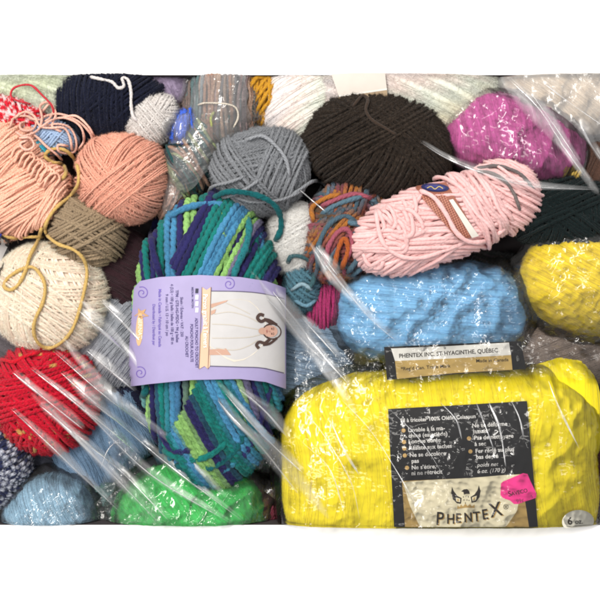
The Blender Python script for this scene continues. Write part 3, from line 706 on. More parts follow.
def rust(k, n, t, rg):
    x = (t * 1.1 + k * .33 + rg.uniform(0, .4)) % 8; i = x.astype(int) % 8; f = (x - np.floor(x))[:, None] ** 2
    return np.array(RC)[i] * (1 - f) + np.array(RC)[(i + 1) % 8] * f
b = Body(338, 242, 60, 31, 38, 28, 0, 2.1, .03, 2, 43); b4 = Body(346, 207, 52, 36, 22, 24, 20, 2.1, .03, 2, 44)
a = Acc(); ball_mesh(a, b4, RC[0], 2.0, bands=4, seed=53, colf=rust, pitch=6, first=100)
ball_mesh(a, b, RC[0], 2.1, bands=3, seed=54, colf=rust, fz=14000, fl=3, fw=.08, first=10)
for i, (p, c) in enumerate([([(322, 214), (334, 206), (350, 200), (364, 196)], 1), ([(318, 268), (318, 248), (328, 226), (344, 216), (356, 222)], 4), ([(326, 266), (328, 248), (338, 232), (348, 230), (352, 244), (346, 260)], 6),
    ([(352, 276), (366, 262), (368, 242), (360, 226), (346, 222)], 1), ([(348, 272), (358, 258), (360, 242), (352, 232)], 4), ([(334, 270), (338, 250), (344, 238), (348, 250), (342, 268)], 0), ([(314, 222), (312, 208), (326, 198), (342, 194)], 3), ([(322, 206), (340, 198), (356, 194), (370, 198)], 6)]):
    drape(a, p, 2.3, RC[c], off=1, ns=10, lobe=.2, pitch=8)
tag(a.build('yarn_ball', M_MED), 'rust, plum and slate blue variegated ball left of the pink skein', 'yarn ball', GB)
b = Body(326, 308, 40, 16, 26, 20, -20, 2.2, .03, 2, 45)
a = Acc(); hank_mesh(a, b, lin((160, 50, 100)), 1.5, ang=20, seed=55, fz=800); tag(a.build('yarn_bundle', M_FINE), 'deep raspberry yarn showing at the left end of the blue skein', 'yarn bundle')

# ================================================================== right side
b = Body(566, 216, 62, 56, 34, 28, -4, 2.2, .03, 2, 46); BK = b
ball('yarn_ball', 'near black bottle green ball above the yellow bag at right', b, (17, 30, 31), 1.5, bands=4, seed=56, fz=10000, fl=2.5, first=100)
b = Body(588, 282, 58, 68, 52, 36, -14, 2.2, .03, 2, 47); YR = b
R_ = root('yarn_skein', 'golden yellow skein in a clear bag at the right edge', 'yarn skein', GS)
a = Acc(); soft_mesh(a, b, lin((252, 222, 20)), 74, 57, folds=1.5, fscale=15, fz=7000, fl=2.5); a.build('yarn', M_SOFT, R_)
wrap(b, 'plastic_bag', film_mat('right_bag_film', 1.1, .03, .12, .0006, 90), R_, h=4.5, amp=2, sc=14, seed=57, flare=3)
# gold strands peeping
b = Body(566, 172, 56, 14, 10, 12, -30, 2.2, .05, 3, 48)
a = Acc(); hank_mesh(a, b, lin((190, 160, 80)), 1.3, ang=20, seed=58); tag(a.build('yarn_bundle', M_FINE), 'bit of old gold yarn between the magenta skein and black ball', 'yarn bundle')
# blue skein
b = Body(430, 313, 46, 95, 51, 38, 2, 2.6, .03, 2.4, 49); BL = b
R_ = root('yarn_skein', 'sky blue skein in crinkled clear film below the pink skein', 'yarn skein', GS)
a = Acc(); soft_mesh(a, b, lin((130, 194, 240)), 84, 59, sr=.28, sn=2.6, folds=1.4, fscale=9, nu=520, fz=9000, fl=3); a.build('yarn', M_SOFT, R_)
wrap(b, 'plastic_wrap', M_FILM2, R_, h=4.5, amp=2.4, sc=13, seed=59, flare=5, nu=320, nv=120)
# pink skein
R_ = root('yarn_skein', 'pale pink cotton skein with a brown label across its middle', 'yarn skein', GS)
PI = lin((243, 194, 192)); bp = Body(432, 226, 84, 80, 36, 28, 20, 2.3, .03, 2, 60); bq = Body(500, 198, 78, 38, 34, 26, 10, 2.1, .03, 2, 61)
a = Acc()
hank_mesh(a, bq, PI, 1.6, ang=60, seed=60, layers=3, spread=8, ns=6, pitch=5, fz=1500, fl=2.2)
core(a, bp, PI * .9, -1.5)
for k, (ang, d0, d1) in enumerate([(90, -.98, .98), (80, -.98, .98), (102, -.7, .6), (72, -.5, .75)]):
    band(a, bp, ang, 0, d0, d1, 1.9, PI, h=.4 + 1.3 * k, pitch=6, wob=.05, seed=600 + k, ns=8, lobe=.10, plies=2, pack=1.0)
for k, (ang, d0, d1) in enumerate([(8, .44, .86), (20, .42, .80)]):
    band(a, bp, ang, 0, d0, d1, 1.9, PI, h=5.4 + 1.5 * k, pitch=6, wob=.05, seed=610 + k, ns=8, lobe=.10, plies=2, pack=1.05)
rg = np.random.default_rng(5)
for i in range(26):   # messy centre-pull end
    cx = rg.uniform(374, 416); cy = 262 - (cx - 360) * .36 - rg.uniform(2, 42); A = rg.uniform(0, 3.14); l = rg.uniform(10, 24)
    p = [(cx - l * math.cos(A), cy - l * .7 * math.sin(A)), (cx - l * .3 * math.cos(A + .5), cy - l * .4 * math.sin(A + .5)), (cx + l * .4 * math.cos(A - .4), cy + l * .4 * math.sin(A - .4)), (cx + l * math.cos(A + .3), cy + l * .6 * math.sin(A + .3))]
    drape(a, p, 1.9, PI * rg.uniform(.93, 1.02), off=2.6 + (i % 4) * 1.0, bodies=[bp], ns=8, lobe=.10, pitch=6, plies=2)
drape(a, [(376, 206), (378, 226), (384, 244), (400, 256), (420, 258), (440, 252), (462, 244)], 2, PI, off=5, bodies=[bp], ns=8, lobe=.10, plies=2)
drape(a, [(410, 188), (432, 196), (446, 214), (456, 232), (470, 242), (488, 240), (506, 228)], 2, PI, off=8.5, bodies=[bp, bq], ns=8, lobe=.10, plies=2)
drape(a, [(362, 250), (368, 264), (380, 268), (384, 258)], 2, PI, off=2, bodies=[bp], ns=8, lobe=.10)
fuzz(a, 9000, 1.6, .08, seed=60); a.build('yarn', M_COTTON, R_)
S = Surf([bp, bq], 8.2); a = Acc()
put_patch(a, S, [(414, 186), (446, 182)], [(459, 240), (478, 236)], lin((150, 92, 74)), 26, 40)
def lace(x, y): # printed crochet texture
    v = np.sin(x * 1.9 + y * .7) * np.sin(y * 1.7 - x * .6); return lin((120, 64, 50))[None, None] + (v > 0)[..., None] * (lin((190, 126, 104)) - lin((128, 70, 56)))
put_patch(a, S, [(420, 196), (444, 193)], [(457, 238), (470, 236)], lace, 60, 90, o=.25)
put_patch(a, S, [(449, 200), (453, 199)], [(472, 238), (479, 236)], lin((222, 218, 208)), 5, 30, o=.5)
lb = a.build('label', M_PAPER, R_)
a = Acc(); put_poly(a, S, ell(435, 187.5, 14, 4.2, rot=4), lin((34, 38, 84)), o=.8); put_poly(a, S, ell(435, 187.5, 10.5, 2.8, rot=4), lin((52, 58, 120)), o=1.0)
stroke(a, S, [(427, 188), (431, 186.5), (435, 189), (439, 186.5), (443, 188.5)], .9, lin((190, 170, 110)), o=1.2); a.build('oval_badge', M_PAPER, lb)
a = Acc(); drape(a, [(470, 172), (488, 172), (504, 180), (514, 194), (520, 210)], 1.5, lin((118, 108, 106)), off=1.5, bodies=[bq]); drape(a, [(478, 168), (498, 166), (520, 174), (534, 190)], 1.7, lin((112, 104, 104)), off=1, bodies=[bq]); a.build('grey_tie', M_FINE, R_)

# ================================================================== the striped skein
R_ = root('yarn_skein', 'thick navy, teal, blue and lime striped skein with a lilac paper label', 'yarn skein', GS)
b = Body(209, 338, 60, 68, 139, 38, 2, 2.35, .015, 2, 70); VB = b
NA, TE, BU, LI, MA, TD = [lin(c) for c in ((42, 40, 90), (24, 116, 110), (72, 136, 176), (140, 186, 108), (116, 112, 138), (20, 94, 98))]
def stripes(seq, ph=0.0):
    def f(k, n, t, rg):
        c = seq[k % len(seq)]; c2 = seq[(k + 1) % len(seq)]; m = (.5 + .5 * np.tanh((t - 1.57 - ph + rg.normal() * .3) * 6))[:, None]
        return (c * (1 - m * .35) + c2 * m * .35) * (1 + .07 * rg.normal() + .10 * np.sin(t * 11 + rg.uniform(0, 6))[:, None])
    return f
a = Acc(); core(a, b, NA * .8, -2.5)
vk = dict(ns=14, pitch=9.5, lobe=.36, plies=2, seg=1.3, wob=.012, jit=.12, pack=.92)
H = math.pi / 2
# local frame: e1 = +y is the top of the picture, t small = top
vk['lobe'] = .26
sideseq = [TE, TE, BU, BU, LI, LI, NA, NA, TE, TE, BU, BU, NA, LI, LI, TE, TE, BU, BU, NA, NA, NA, NA, TE, TE, BU, BU, BU, LI, LI, TE, NA, NA]
band(a, b, 0, 0, -.975, .975, 3.05, stripes(sideseq), h=.5, seed=700, **vk)
band(a, b, 5, 0, -.975, -.62, 3.05, stripes([TE, TE, BU, BU, LI, LI, LI, NA]), h=4.2, t0=.10, t1=1.5, seed=702, **vk)
band(a, b, -27, 0, -.62, .34, 3.05, stripes([NA, NA, NA, TE, TE, TE, BU, BU, BU, LI, LI, MA, NA, NA, TE, TE, TE, NA]), h=6.6, t0=.10, t1=1.5, seed=701, **vk)
band(a, b, 4, 0, .36, .80, 3.05, stripes([LI, NA, NA, NA, TE, TE, BU, BU]), h=4.2, t0=.12, t1=1.5, seed=705, **vk)
band(a, b, 25, 0, -.78, .10, 3.05, stripes([TE, TE, BU, BU, LI, LI, LI, NA, NA, NA, TE, TE, TE, BU, BU]), h=6.6, t0=1.7, t1=3.0, seed=703, **vk)
band(a, b, 12, 0, .14, .80, 3.05, stripes([BU, LI, LI, MA, NA, NA, TE, TE, BU, NA]), h=4.2, t0=1.7, t1=2.95, seed=704, **vk)
dk = dict(ns=14, pitch=9.5, lobe=.26, plies=2, bodies=[b], n=12)
drape(a, [(162, 280), (154, 256), (152, 234), (160, 216), (176, 205), (200, 199), (228, 198), (256, 206), (276, 228), (284, 256), (286, 284)], 3.1, NA, off=4.5, **dk)
drape(a, [(170, 216), (186, 208), (206, 204), (226, 206), (242, 216)], 3.0, BU, off=6.0, **dk)
drape(a, [(228, 202), (242, 210), (249, 226), (246, 246), (238, 264), (232, 280)], 3.1, TE * .8 + BU * .2, off=6.5, **dk)
drape(a, [(148, 384), (142, 404), (145, 428), (156, 450), (174, 464), (198, 470), (222, 462), (238, 446), (246, 428)], 3.1, TD, off=4.5, **dk)
drape(a, [(150, 444), (162, 464), (180, 474), (202, 476), (226, 469), (242, 452)], 3.0, BU * .6 + TE * .4, off=3.5, **dk)
drape(a, [(156, 442), (170, 454), (190, 460), (212, 454), (230, 438)], 3.0, TE, off=5.8, **dk)
drape(a, [(160, 430), (168, 446), (182, 452), (196, 446)], 3.0, NA, off=5.0, **dk)
drape(a, [(270, 384), (264, 410), (254, 436), (240, 462)], 3.1, NA, off=3.8, **dk)
drape(a, [(279, 384), (273, 412), (263, 440), (247, 468)], 3.0, TE, off=2.8, **dk)
drape(a, [(212, 199), (226, 192), (248, 193), (268, 200), (279, 212), (281, 228), (276, 240)], 2.6, TD * 1.1, off=4, ns=12, pitch=8, lobe=.26, sm=5)
fuzz(a, 60000, 2.4, .07, light=1.08, seed=70); a.build('yarn', M_THICK, R_)
# lilac label
S = Surf([b], 12.5); LL = lin((162, 152, 194)); SW = lin((116, 96, 176)); a = Acc()
top = [(134, 288), (140, 281), (160, 277), (200, 275), (240, 277), (266, 281), (286, 288)]; bot = [(126, 387), (150, 384), (190, 380), (240, 379), (266, 382), (286, 389)]
put_patch(a, S, top, bot, LL, 90, 60)
lb = a.build('label', M_PAPER, R_)
# picture on the label
a = Acc(); put_patch(a, S, [(211, 291), (244, 291.5), (266, 294), (285, 300)], [(208, 366), (244, 367), (266, 368), (285, 374)], lin((198, 196, 196)), 50, 40, o=.25)
IV = lin((216, 208, 194)); IV2 = lin((200, 191, 176)); SK = lin((196, 156, 136)); HR = lin((74, 54, 48)); SK2 = lin((205, 162, 144))
put_poly(a, S, [(211, 309), (217, 304), (228, 300), (240, 299), (250, 301), (258, 308), (263, 316), (266, 324), (266.5, 338), (262, 346), (254, 354), (244, 360), (234, 362), (225, 358), (216, 351), (209, 346)], IV, o=.5)
for p, w in (([(214, 314), (230, 312), (246, 316), (258, 322)], .7), ([(212, 324), (232, 325), (250, 328), (262, 330)], .7), ([(212, 338), (232, 338), (250, 337), (262, 334)], .7), ([(216, 348), (234, 350), (248, 346), (258, 340)], .7), ([(226, 303), (238, 308), (250, 314)], .6)): stroke(a, S, p, w, IV2, o=.62)
for p in ([(211, 304), (228, 300), (226, 302), (211, 308)], [(211, 311), (216, 309), (215, 313), (211, 315)], [(209, 349.5), (226, 348.5), (231, 355), (209, 355)]): put_poly(a, S, p, SK, o=.7)
put_poly(a, S, ell(272, 331.5, 9.6, 8.2, rot=8), HR, o=.75)
for p, w in (([(272, 324), (266, 320), (261, 321.5), (257.5, 318), (260, 314.5), (264, 315.5)], 3.2), ([(270, 339), (265, 343), (259.5, 342), (256.5, 345), (259, 348.5)], 3.0), ([(277, 325), (270, 320.5), (264, 319)], 2.6), ([(277, 338), (270, 343.5), (263, 345)], 2.4)): stroke(a, S, p, w, HR, o=.85)
put_poly(a, S, ell(263, 331, 4.4, 3.4), SK, o=.95)
put_poly(a, S, ell(270.4, 331.2, 7.2, 5.9, rot=4), SK2, o=1.05)
for y in (328.7, 333.7): put_poly(a, S, ell(271.8, y, .5, 1.1, 8), lin((96, 66, 58)), o=1.2); stroke(a, S, [(273.4, y - 1.4), (273.8, y), (273.4, y + 1.4)], .4, HR, o=1.2)
put_poly(a, S, ell(269.4, 331.2, .9, .5, 8), lin((186, 138, 120)), o=1.2); put_poly(a, S, ell(266.8, 331.2, .6, 1.5, 8), lin((170, 104, 98)), o=1.2)
stroke(a, S, [(211, 291), (240, 291.5), (262, 293.5), (284, 298.5)], .8, lin((80, 72, 100)), o=.6); stroke(a, S, [(208, 366), (240, 367), (262, 368), (284, 373)], .8, lin((80, 72, 100)), o=.6)
a.build('printed_picture', M_PAPER, lb)
a = Acc()
def swirl(cx, cy, R, a0=0., s=1):
    t = np.linspace(0, 1, 16); return [(cx + R * (1 - .85 * q) * math.cos(a0 + s * 9.5 * q), cy + R * (1 - .85 * q) * math.sin(a0 + s * 9.5 * q)) for q in t]
for cx, cy, R in ((142, 293, 6.5), (229, 284, 6.5), (140, 373, 6.5)): a = Acc(); stroke(a, S, swirl(cx, cy, R, -2, 1), .8, SW, o=.35, n=5); a.build('swirl', M_PAPER, lb)
a = Acc()
put_poly(a, S, [(202, 287), (206.5, 290), (211, 287), (210, 366), (208, 369), (204.5, 366), (199, 369)], lin((222, 186, 156)), o=.9)
stroke(a, S, [(202, 287), (199, 369)], .5, lin((110, 80, 70)), o=1.1); stroke(a, S, [(211, 287), (208, 369)], .5, lin((110, 80, 70)), o=1.1)
a.build('ribbon_banner', M_PAPER, lb); a = Acc()
put_poly(a, S, ell(139.5, 329, 3.6, 17, 20, rot=3), lin((226, 186, 140)), o=.35)
put_poly(a, S, [(138, 308), (141, 311), (146, 309), (144, 313), (149, 316), (143, 317), (141, 320), (139, 316), (134, 316), (138, 313)], lin((206, 164, 120)), o=.6)
a.build('brand_badge', M_PAPER, lb); a = Acc()
for i in range(4): put_poly(a, S, [(195.5, 288.5 + i * 6.4), (198.5, 288.5 + i * 6.4), (198.2, 293.2 + i * 6.4), (195.2, 293.2 + i * 6.4)], lin((30, 28, 60)) if i == 0 else lin((235, 232, 240)), o=.35)
a.build('weight_scale', M_PAPER, lb)
a = Acc(); DK = lin((58, 46, 110)); VI = lin((104, 88, 176))
def vtext(s, x, y, size, col, **kw): put_text(a, S, s, x, y, size, -89 + (-1 if x < 160 else -.5), col, o=1.3 if x > 199 and x < 211 else .45, **kw)
vtext('Patron gratuit à l’envers', 203.2, 294, 6.6, lin((250, 244, 236)), bold=.1, xs=.84)
vtext('BERNAT', 138.2, 318, 5.6, lin((250, 236, 214)), bold=.1)
vtext('Made in Canada • Fabriqué au Canada', 158.5, 289, 4.1, VI, bold=.05, xs=.92)
vtext('Distributed by / Distribué par', 152.5, 304, 3.8, VI, bold=.04, xs=.9)
vtext('9 mm / U.S. 13 • 10 cm / po', 165.5, 294, 3.9, DK, bold=.05, xs=.95)
vtext('4 (3,5) • 100 g balls / balles de 100 g • 80 m', 170.5, 284, 4.0, DK, bold=.05, xs=.86)
vtext('TPM : GTE-HG-PSDG • 94 g balles', 175.5, 290, 4.1, DK, bold=.06, xs=.9)
vtext('Skein / Échevau • VAT : 250', 180.3, 297, 3.9, DK, bold=.05, xs=.9)
vtext('ADULT PONCHO TO CROCHET', 195, 318, 4.0, DK, bold=.06, xs=.86)
vtext('PONCHO POUR ADULTE', 190.2, 324, 4.0, DK, bold=.06, xs=.84)
vtext('AU CROCHET', 185.3, 336, 4.0, DK, bold=.06, xs=.84)
vtext('MEDIUM / MOYEN', 191.4, 287, 2.9, DK, bold=.03, xs=.9)
a.build('lettering', M_PAPER, lb)

# ================================================================== big yellow skein
R_ = root('yarn_skein', 'large bright yellow skein in printed clear film at the front right', 'yarn skein', GS)
b = Body(438, 472, 44, 155, 104, 37, 1, 3.5, .028, 2.6, 80); YB = b; YB2 = Body(556, 412, 40, 44, 60, 36, 6, 2.5, .03, 2.4, 82)
YC = lin((255, 228, 38), 1.0); a = Acc()
soft_mesh(a, b, YC, 3, 80, gr=.03, folds=1.3, fscale=26, nu=760, nv=260, fz=45000, fl=1.8, fw=.06, sr=.22, sn=3.4)
soft_mesh(a, YB2, YC, -4, 82, gr=.03, folds=1.2, fscale=20, nu=300, nv=120, fz=9000, fl=1.8, fw=.06, sr=.22, sn=3.4)
a.build('yarn', M_SOFT, R_)
wrap(b, 'plastic_wrap', film_mat('yellow_skein_film', 1.0, .004, .12, .0005, 80, facet=.55), R_, h=7.6, amp=1.5, sc=22, seed=81, flare=2.5, nu=480, nv=200)
# ---- front label
S = Surf([b], 5.0); BKC = lin((14, 13, 15)); a = Acc()
put_patch(a, S, [(388, 409), (460, 405), (527, 401)], [(394, 527), (460, 527), (538, 527)], BKC, 70, 60)
lb = a.build('label', M_FOIL, R_)
a = Acc(); GD = lin((176, 146, 84)); CRM = lin((232, 222, 188))
put_patch(a, S, [(402, 481), (470, 478), (521, 474)], [(405, 527), (470, 527), (529, 527)], GD, 50, 24, o=.2)
top = [(403, 482), (430, 480), (470, 478), (505, 475), (520, 474.5)]
bt = [(404, 492), (412, 510), (421, 527), (470, 527), (508, 527), (518, 512), (524, 494)]
put_patch(a, S, top, [(404, 486), (410, 506), (420, 527), (440, 527), (470, 527), (506, 527), (517, 511), (521.5, 488)], CRM, 60, 24, o=.4)
a.build('label_panel', M_FOIL, lb)
a = Acc(); WT = lin((232, 230, 226)); tk = dict(bold=.11)
put_text(a, S, 'Fil à tricoter 100% Oléfin Celaspun', 400.5, 422.5, 5.4, 3.5, WT, xs=.98, o=.3, **tk)
L1 = [('Lavable à la ma-', 408, 432), ('chine (eau tiède)', 408.5, 437.6), ('Longue durée', 408.5, 443.5), ('Résiste aux taches', 409, 450), ('Ne se décolore', 409.5, 457), ('pas', 411.5, 463), ('Ne s’étire,', 411.5, 469.5), ('ni ne rétrécit', 411.5, 475.2)]
for s, x, y in L1: put_text(a, S, s, x, y, 5.8, 3.2, WT, o=.3, **tk)
L2 = [('Ne se déforme', 472, 427.5), ('jamais', 473, 433.3), ('Pas de nettoyage', 474, 439.8), ('à sec', 474.6, 446), ('Fer réglé au plus', 475.4, 453), ('bas degré', 476, 459)]
for s, x, y in L2: put_text(a, S, s, x, y, 5.8, 3.2, WT, o=.3, **tk)
for s, x, y in (('poids net', 477, 467), ('6 oz. (170 g)', 477, 473.2)): put_text(a, S, s, x, y, 5.6, 3.2, WT, o=.3, shear=.25, bold=.03)
a.build('lettering', M_FOIL, lb)
a = Acc()
for x, y in ((403.5, 430.5), (404, 442), (404.3, 448.5), (404.8, 455.5), (407, 467.8), (469, 438.4), (470.4, 451.5)): a = Acc(); put_poly(a, S, ell(x, y, 2.1, 2.1, 14), lin((205, 168, 104)), o=.3); a.build('bullet', M_FOIL, lb)
# name and emblem
a = Acc(); IN = lin((38, 30, 22)); gold = lin((190, 156, 92))
def arc_word(col, dx, dy, o, bold):
    Wd = 'PHENTEX'; xs = [435.5, 446.5, 455.5, 464, 473.5, 482.5, 491]; sz = [18.5, 13.6, 13.2, 13.2, 13.6, 14.4, 20]
    yb = [524.5, 523.5, 522.6, 522.0, 521.4, 519.6, 517.4]; an = [-3, 0, 1, 3, 5, 8, 12]
    for c, x, y, s, g in zip(Wd, xs, yb, sz, an): put_text(a, S, c, x + dx, y + dy, s, g, col, o=o, bold=bold, xs=.86)
arc_word(gold, 1.0, .6, .7, .25); arc_word(IN, 0, 0, 1.0, .22)
put_text(a, S, '®', 503.5, 509.5, 7, 4, IN, o=.8)
put_poly(a, S, [(452, 487), (451.2, 493), (453, 499.5), (457, 503.3), (461, 503.8), (461.6, 498), (457.5, 496), (454, 491.5)], IN, o=.8)
put_poly(a, S, [(478.8, 485.2), (480.6, 491), (479.4, 497.4), (476, 501.8), (471.6, 502.8), (470.6, 497), (474.6, 494.4), (477.6, 490)], IN, o=.8)
put_poly(a, S, [(455.6, 497.4), (460.2, 498.6), (460, 502.2), (456.4, 501.4)], CRM, o=1.0); put_poly(a, S, [(472, 497.4), (476.8, 495.6), (476, 500.2), (472.4, 501.4)], CRM, o=1.0)
put_poly(a, S, [(457.3, 498.8), (459, 499.2), (458.6, 501.6), (457.2, 501)], gold, o=1.15); put_poly(a, S, [(473.4, 497.6), (475.2, 497), (474.8, 499.8), (473.4, 500.4)], gold, o=1.15)
put_poly(a, S, [(461.2, 491.4), (463.8, 489.4), (467, 489), (469.2, 491), (469.8, 494), (466.4, 493.8), (464, 494.6), (463.4, 492)], IN, o=.8)
for i, (x, y) in enumerate(((463.4, 497), (466, 496.4), (468.4, 496.8), (464, 500), (467, 500), (469, 500.4), (465.4, 503))): put_poly(a, S, ell(x, y, .5, .7, 6), IN, o=.8)
put_poly(a, S, [(457, 509), (457.6, 505.4), (459.6, 507.2), (461, 504.4), (463, 506.6), (465.4, 503.6), (467.6, 506.2), (470, 504), (471.8, 506.4), (474.6, 504.4), (474.6, 508), (466, 507.6)], gold, o=.8)
a.build('emblem', M_FOIL, lb)
# pink price sticker
a = Acc(); c = [(501, 483.5), (503, 481.5), (523, 473.2), (527.5, 474), (530, 480), (536.6, 494), (536, 497.8), (518, 504), (514, 504), (510, 500.4), (503, 498.2), (500.5, 495)]
put_poly(a, S, c, lin((255, 58, 150)), o=.9); st = a.build('price_sticker', print_mat('fluorescent_paper', .6, .3), R_)
a = Acc(); put_text(a, S, 'S', 508.5, 496.6, 7.6, 12, IN, o=1.2, bold=.03); put_text(a, S, 'AVECO', 511.7, 495.8, 5.6, 13, IN, o=1.2, bold=.02, xs=.9)
put_text(a, S, '99¢', 516.5, 503.2, 5.4, 12, lin((150, 50, 100)), o=1.2); put_text(a, S, '5', 531, 498.4, 4.8, 12, lin((150, 50, 100)), o=1.2); a.build('lettering', M_PAPER, st)
# round weight mark
a = Acc(); put_poly(a, S, ell(578, 521.5, 16, 11.5, 30, rot=-4), lin((236, 232, 214)), o=2.0); wm = a.build('weight_label', M_FOIL, R_)
a = Acc(); put_text(a, S, '6', 567.5, 524.6, 10.5, 2, IN, o=2.4, bold=.12); put_text(a, S, 'oz.', 575, 524, 7, 3, IN, o=2.4, bold=.06); a.build('lettering', M_FOIL, wm)
# rear label strip
S2 = Surf([b, BL], 5.5, 86); a = Acc()
put_patch(a, S2, [(384, 347), (450, 344), (521, 341)], [(387, 380), (455, 374), (526, 369)], BKC, 60, 20)
l2 = a.build('label', M_FOIL, R_); l2['label'] = 'narrow black, white and gold strip behind the front label'
a = Acc(); put_patch(a, S2, [(391, 348.5), (450, 346), (509, 342.5)], [(395, 361), (450, 358.5), (511, 355)], lin((226, 224, 216)), 50, 8, o=.3)
put_patch(a, S2, [(395, 361), (450, 358.5), (511, 355)], [(397, 379), (455, 373), (512.5, 369.8)], lin((188, 158, 92)), 50, 10, o=.3); a.build('label_panel', M_FOIL, l2)
a = Acc(); put_text(a, S2, 'PHENTEX INC. ST-HYACINTHE, QUÉBEC', 399, 358, 5.9, 3.4, IN, o=.6, bold=.1, xs=.93)
put_text(a, S2, '*Reg’d Can. Trade Mark', 401, 370.5, 4.8, 3.6, IN, o=.6, bold=.05, xs=1.05); put_text(a, S2, 'Made in Canada', 476, 362.5, 4.8, 2.5, IN, o=.6, bold=.05, xs=1.05); a.build('lettering', M_FOIL, l2)
# loose film flaps at the top and the left end
a = Acc(); sheet(a, [(296, 352), (386, 348), (392, 400), (290, 404)], 110, 60, 1.6, 10, 91, 7, lo=70)
YFF = film_mat('yellow_flap_film', .9, .0, .12, .0008, 110); a.build('wrap_flap', YFF, R_); a = Acc(); sheet(a, [(384, 338), (545, 334), (560, 372), (386, 384)], 120, 50, 1.2, 12, 92, 8, lo=84)
a.build('wrap_flap', YFF, R_); a = Acc(); sheet(a, [(520, 336), (600, 330), (612, 380), (530, 376)], 70, 50, 1.8, 12, 93, 8, lo=40)
a.build('wrap_flap', YFF, R_)

# ================================================================== the big clear bag: folds with highlights and haze painted white
a = Acc()
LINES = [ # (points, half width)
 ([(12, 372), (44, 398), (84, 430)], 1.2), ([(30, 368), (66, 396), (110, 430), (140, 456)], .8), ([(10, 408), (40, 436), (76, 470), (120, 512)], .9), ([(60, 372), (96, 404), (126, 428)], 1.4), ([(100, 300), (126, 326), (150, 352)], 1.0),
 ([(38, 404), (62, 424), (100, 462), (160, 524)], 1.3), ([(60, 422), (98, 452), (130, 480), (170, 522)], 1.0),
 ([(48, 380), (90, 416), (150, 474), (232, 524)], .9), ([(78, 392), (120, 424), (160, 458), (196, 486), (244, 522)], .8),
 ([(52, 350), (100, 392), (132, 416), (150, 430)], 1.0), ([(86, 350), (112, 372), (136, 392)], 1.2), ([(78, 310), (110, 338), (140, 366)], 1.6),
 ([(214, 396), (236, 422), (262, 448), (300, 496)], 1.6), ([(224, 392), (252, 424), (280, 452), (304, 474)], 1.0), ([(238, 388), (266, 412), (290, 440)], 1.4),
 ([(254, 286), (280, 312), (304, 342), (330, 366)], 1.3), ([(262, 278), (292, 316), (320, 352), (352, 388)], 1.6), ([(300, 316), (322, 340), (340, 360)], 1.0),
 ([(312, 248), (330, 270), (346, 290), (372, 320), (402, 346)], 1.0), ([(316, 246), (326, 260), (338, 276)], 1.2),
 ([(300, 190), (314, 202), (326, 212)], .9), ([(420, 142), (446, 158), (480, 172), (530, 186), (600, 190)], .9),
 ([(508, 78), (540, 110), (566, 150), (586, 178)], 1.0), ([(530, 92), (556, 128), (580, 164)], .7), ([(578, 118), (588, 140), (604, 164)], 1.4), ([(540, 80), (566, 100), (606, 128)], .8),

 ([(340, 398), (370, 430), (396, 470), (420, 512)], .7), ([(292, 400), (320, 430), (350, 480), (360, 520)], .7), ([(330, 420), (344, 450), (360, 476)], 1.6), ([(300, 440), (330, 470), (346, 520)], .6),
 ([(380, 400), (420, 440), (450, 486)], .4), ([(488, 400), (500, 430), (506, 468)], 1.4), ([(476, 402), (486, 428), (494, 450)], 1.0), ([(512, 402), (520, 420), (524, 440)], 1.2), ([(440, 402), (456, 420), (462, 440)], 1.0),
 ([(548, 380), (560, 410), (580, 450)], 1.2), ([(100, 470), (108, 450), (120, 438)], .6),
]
rg = np.random.default_rng(3)
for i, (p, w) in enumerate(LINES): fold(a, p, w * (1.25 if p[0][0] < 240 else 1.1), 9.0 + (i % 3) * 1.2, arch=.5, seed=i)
bag = tag(a.build('bag_highlight_folds', M_STREAK), 'folds of the clear plastic bag, their shine painted as white diagonal streaks over the yarn', 'plastic bag')
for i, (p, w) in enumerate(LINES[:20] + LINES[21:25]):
    a = Acc(); fold(a, [(x + 1.5, y - 1.5) for x, y in p], 4.6 * w + 1.5, 8.3 + .5 * (i % 4), arch=.3, seed=i + 40); a.build('film_haze_ribbon', M_VEIL, bag)  # wide ribbon of painted haze beside each streak
a = Acc()
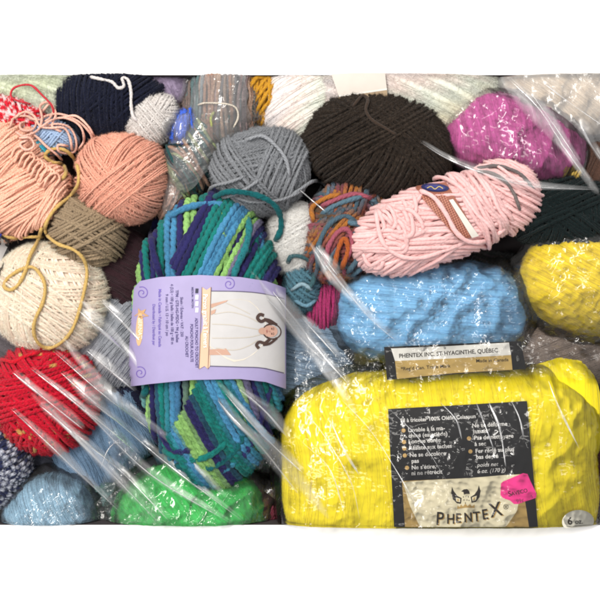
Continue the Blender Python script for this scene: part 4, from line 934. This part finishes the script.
for i, (p, w) in enumerate([([(60, 336), (110, 392), (170, 440), (230, 500)], 7), ([(80, 300), (120, 340), (150, 380)], 6), ([(30, 392), (80, 440), (140, 505)], 6),
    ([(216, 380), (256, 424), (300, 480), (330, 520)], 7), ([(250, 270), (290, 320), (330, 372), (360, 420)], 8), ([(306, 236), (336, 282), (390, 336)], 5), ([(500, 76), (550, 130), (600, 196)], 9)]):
    a = Acc(); fold(a, p, w, 8.0 + .7 * i, arch=.25, seed=i); a.build('film_haze_ribbon', M_VEIL, bag)

# ================================================================== light
w = bpy.data.worlds.new('World'); scene.world = w; w.use_nodes = True
bg = w.node_tree.nodes['Background']; bg.inputs[0].default_value = (.97, .97, 1, 1); bg.inputs[1].default_value = .49
def lamp(x, y, z, sx, sy, watts, aim=(0, 0, 0), col=(1, .96, .9), rz=0):
    l = bpy.data.lights.new('ceiling_light', 'AREA'); l.shape = 'RECTANGLE'; l.size = sx; l.size_y = sy; l.energy = watts; l.color = col
    o = bpy.data.objects.new('ceiling_light', l); COL.objects.link(o); o.location = (x, y, z)
    d = Vector(aim) - Vector((x, y, z)); q = d.to_track_quat('-Z', 'Y'); o.rotation_euler = q.to_euler(); o.rotation_euler.rotate_axis('Z', math.radians(rz))
    return o
lamp(-.75, .75, 1.7, 1.5, .2, 27, rz=45)
lamp(-.35, .95, 1.9, 1.5, .2, 20, rz=20)
lamp(.9, .2, 2.0, .2, 1.5, 7)
lamp(-.9, -.35, 1.8, .2, 1.3, 8)

cd = bpy.data.cameras.new('Camera'); cam = bpy.data.objects.new('Camera', cd); COL.objects.link(cam)
cam.location = (0, 0, CAM_H * .001); cd.sensor_width = 36; cd.lens = 36 / 2 / .3; cd.clip_start = .05; cd.clip_end = 20
scene.camera = cam
scene.view_settings.view_transform = 'Standard'; scene.view_settings.look = 'None'; scene.view_settings.exposure = 0; scene.view_settings.gamma = 1
scene.cycles.filter_width = 2.1; scene.cycles.transparent_max_bounces = 24; scene.cycles.max_bounces = 6; scene.cycles.diffuse_bounces = 3; scene.cycles.glossy_bounces = 3
scene.cycles.use_denoising = True; scene.cycles.caustics_reflective = False; scene.cycles.caustics_refractive = False
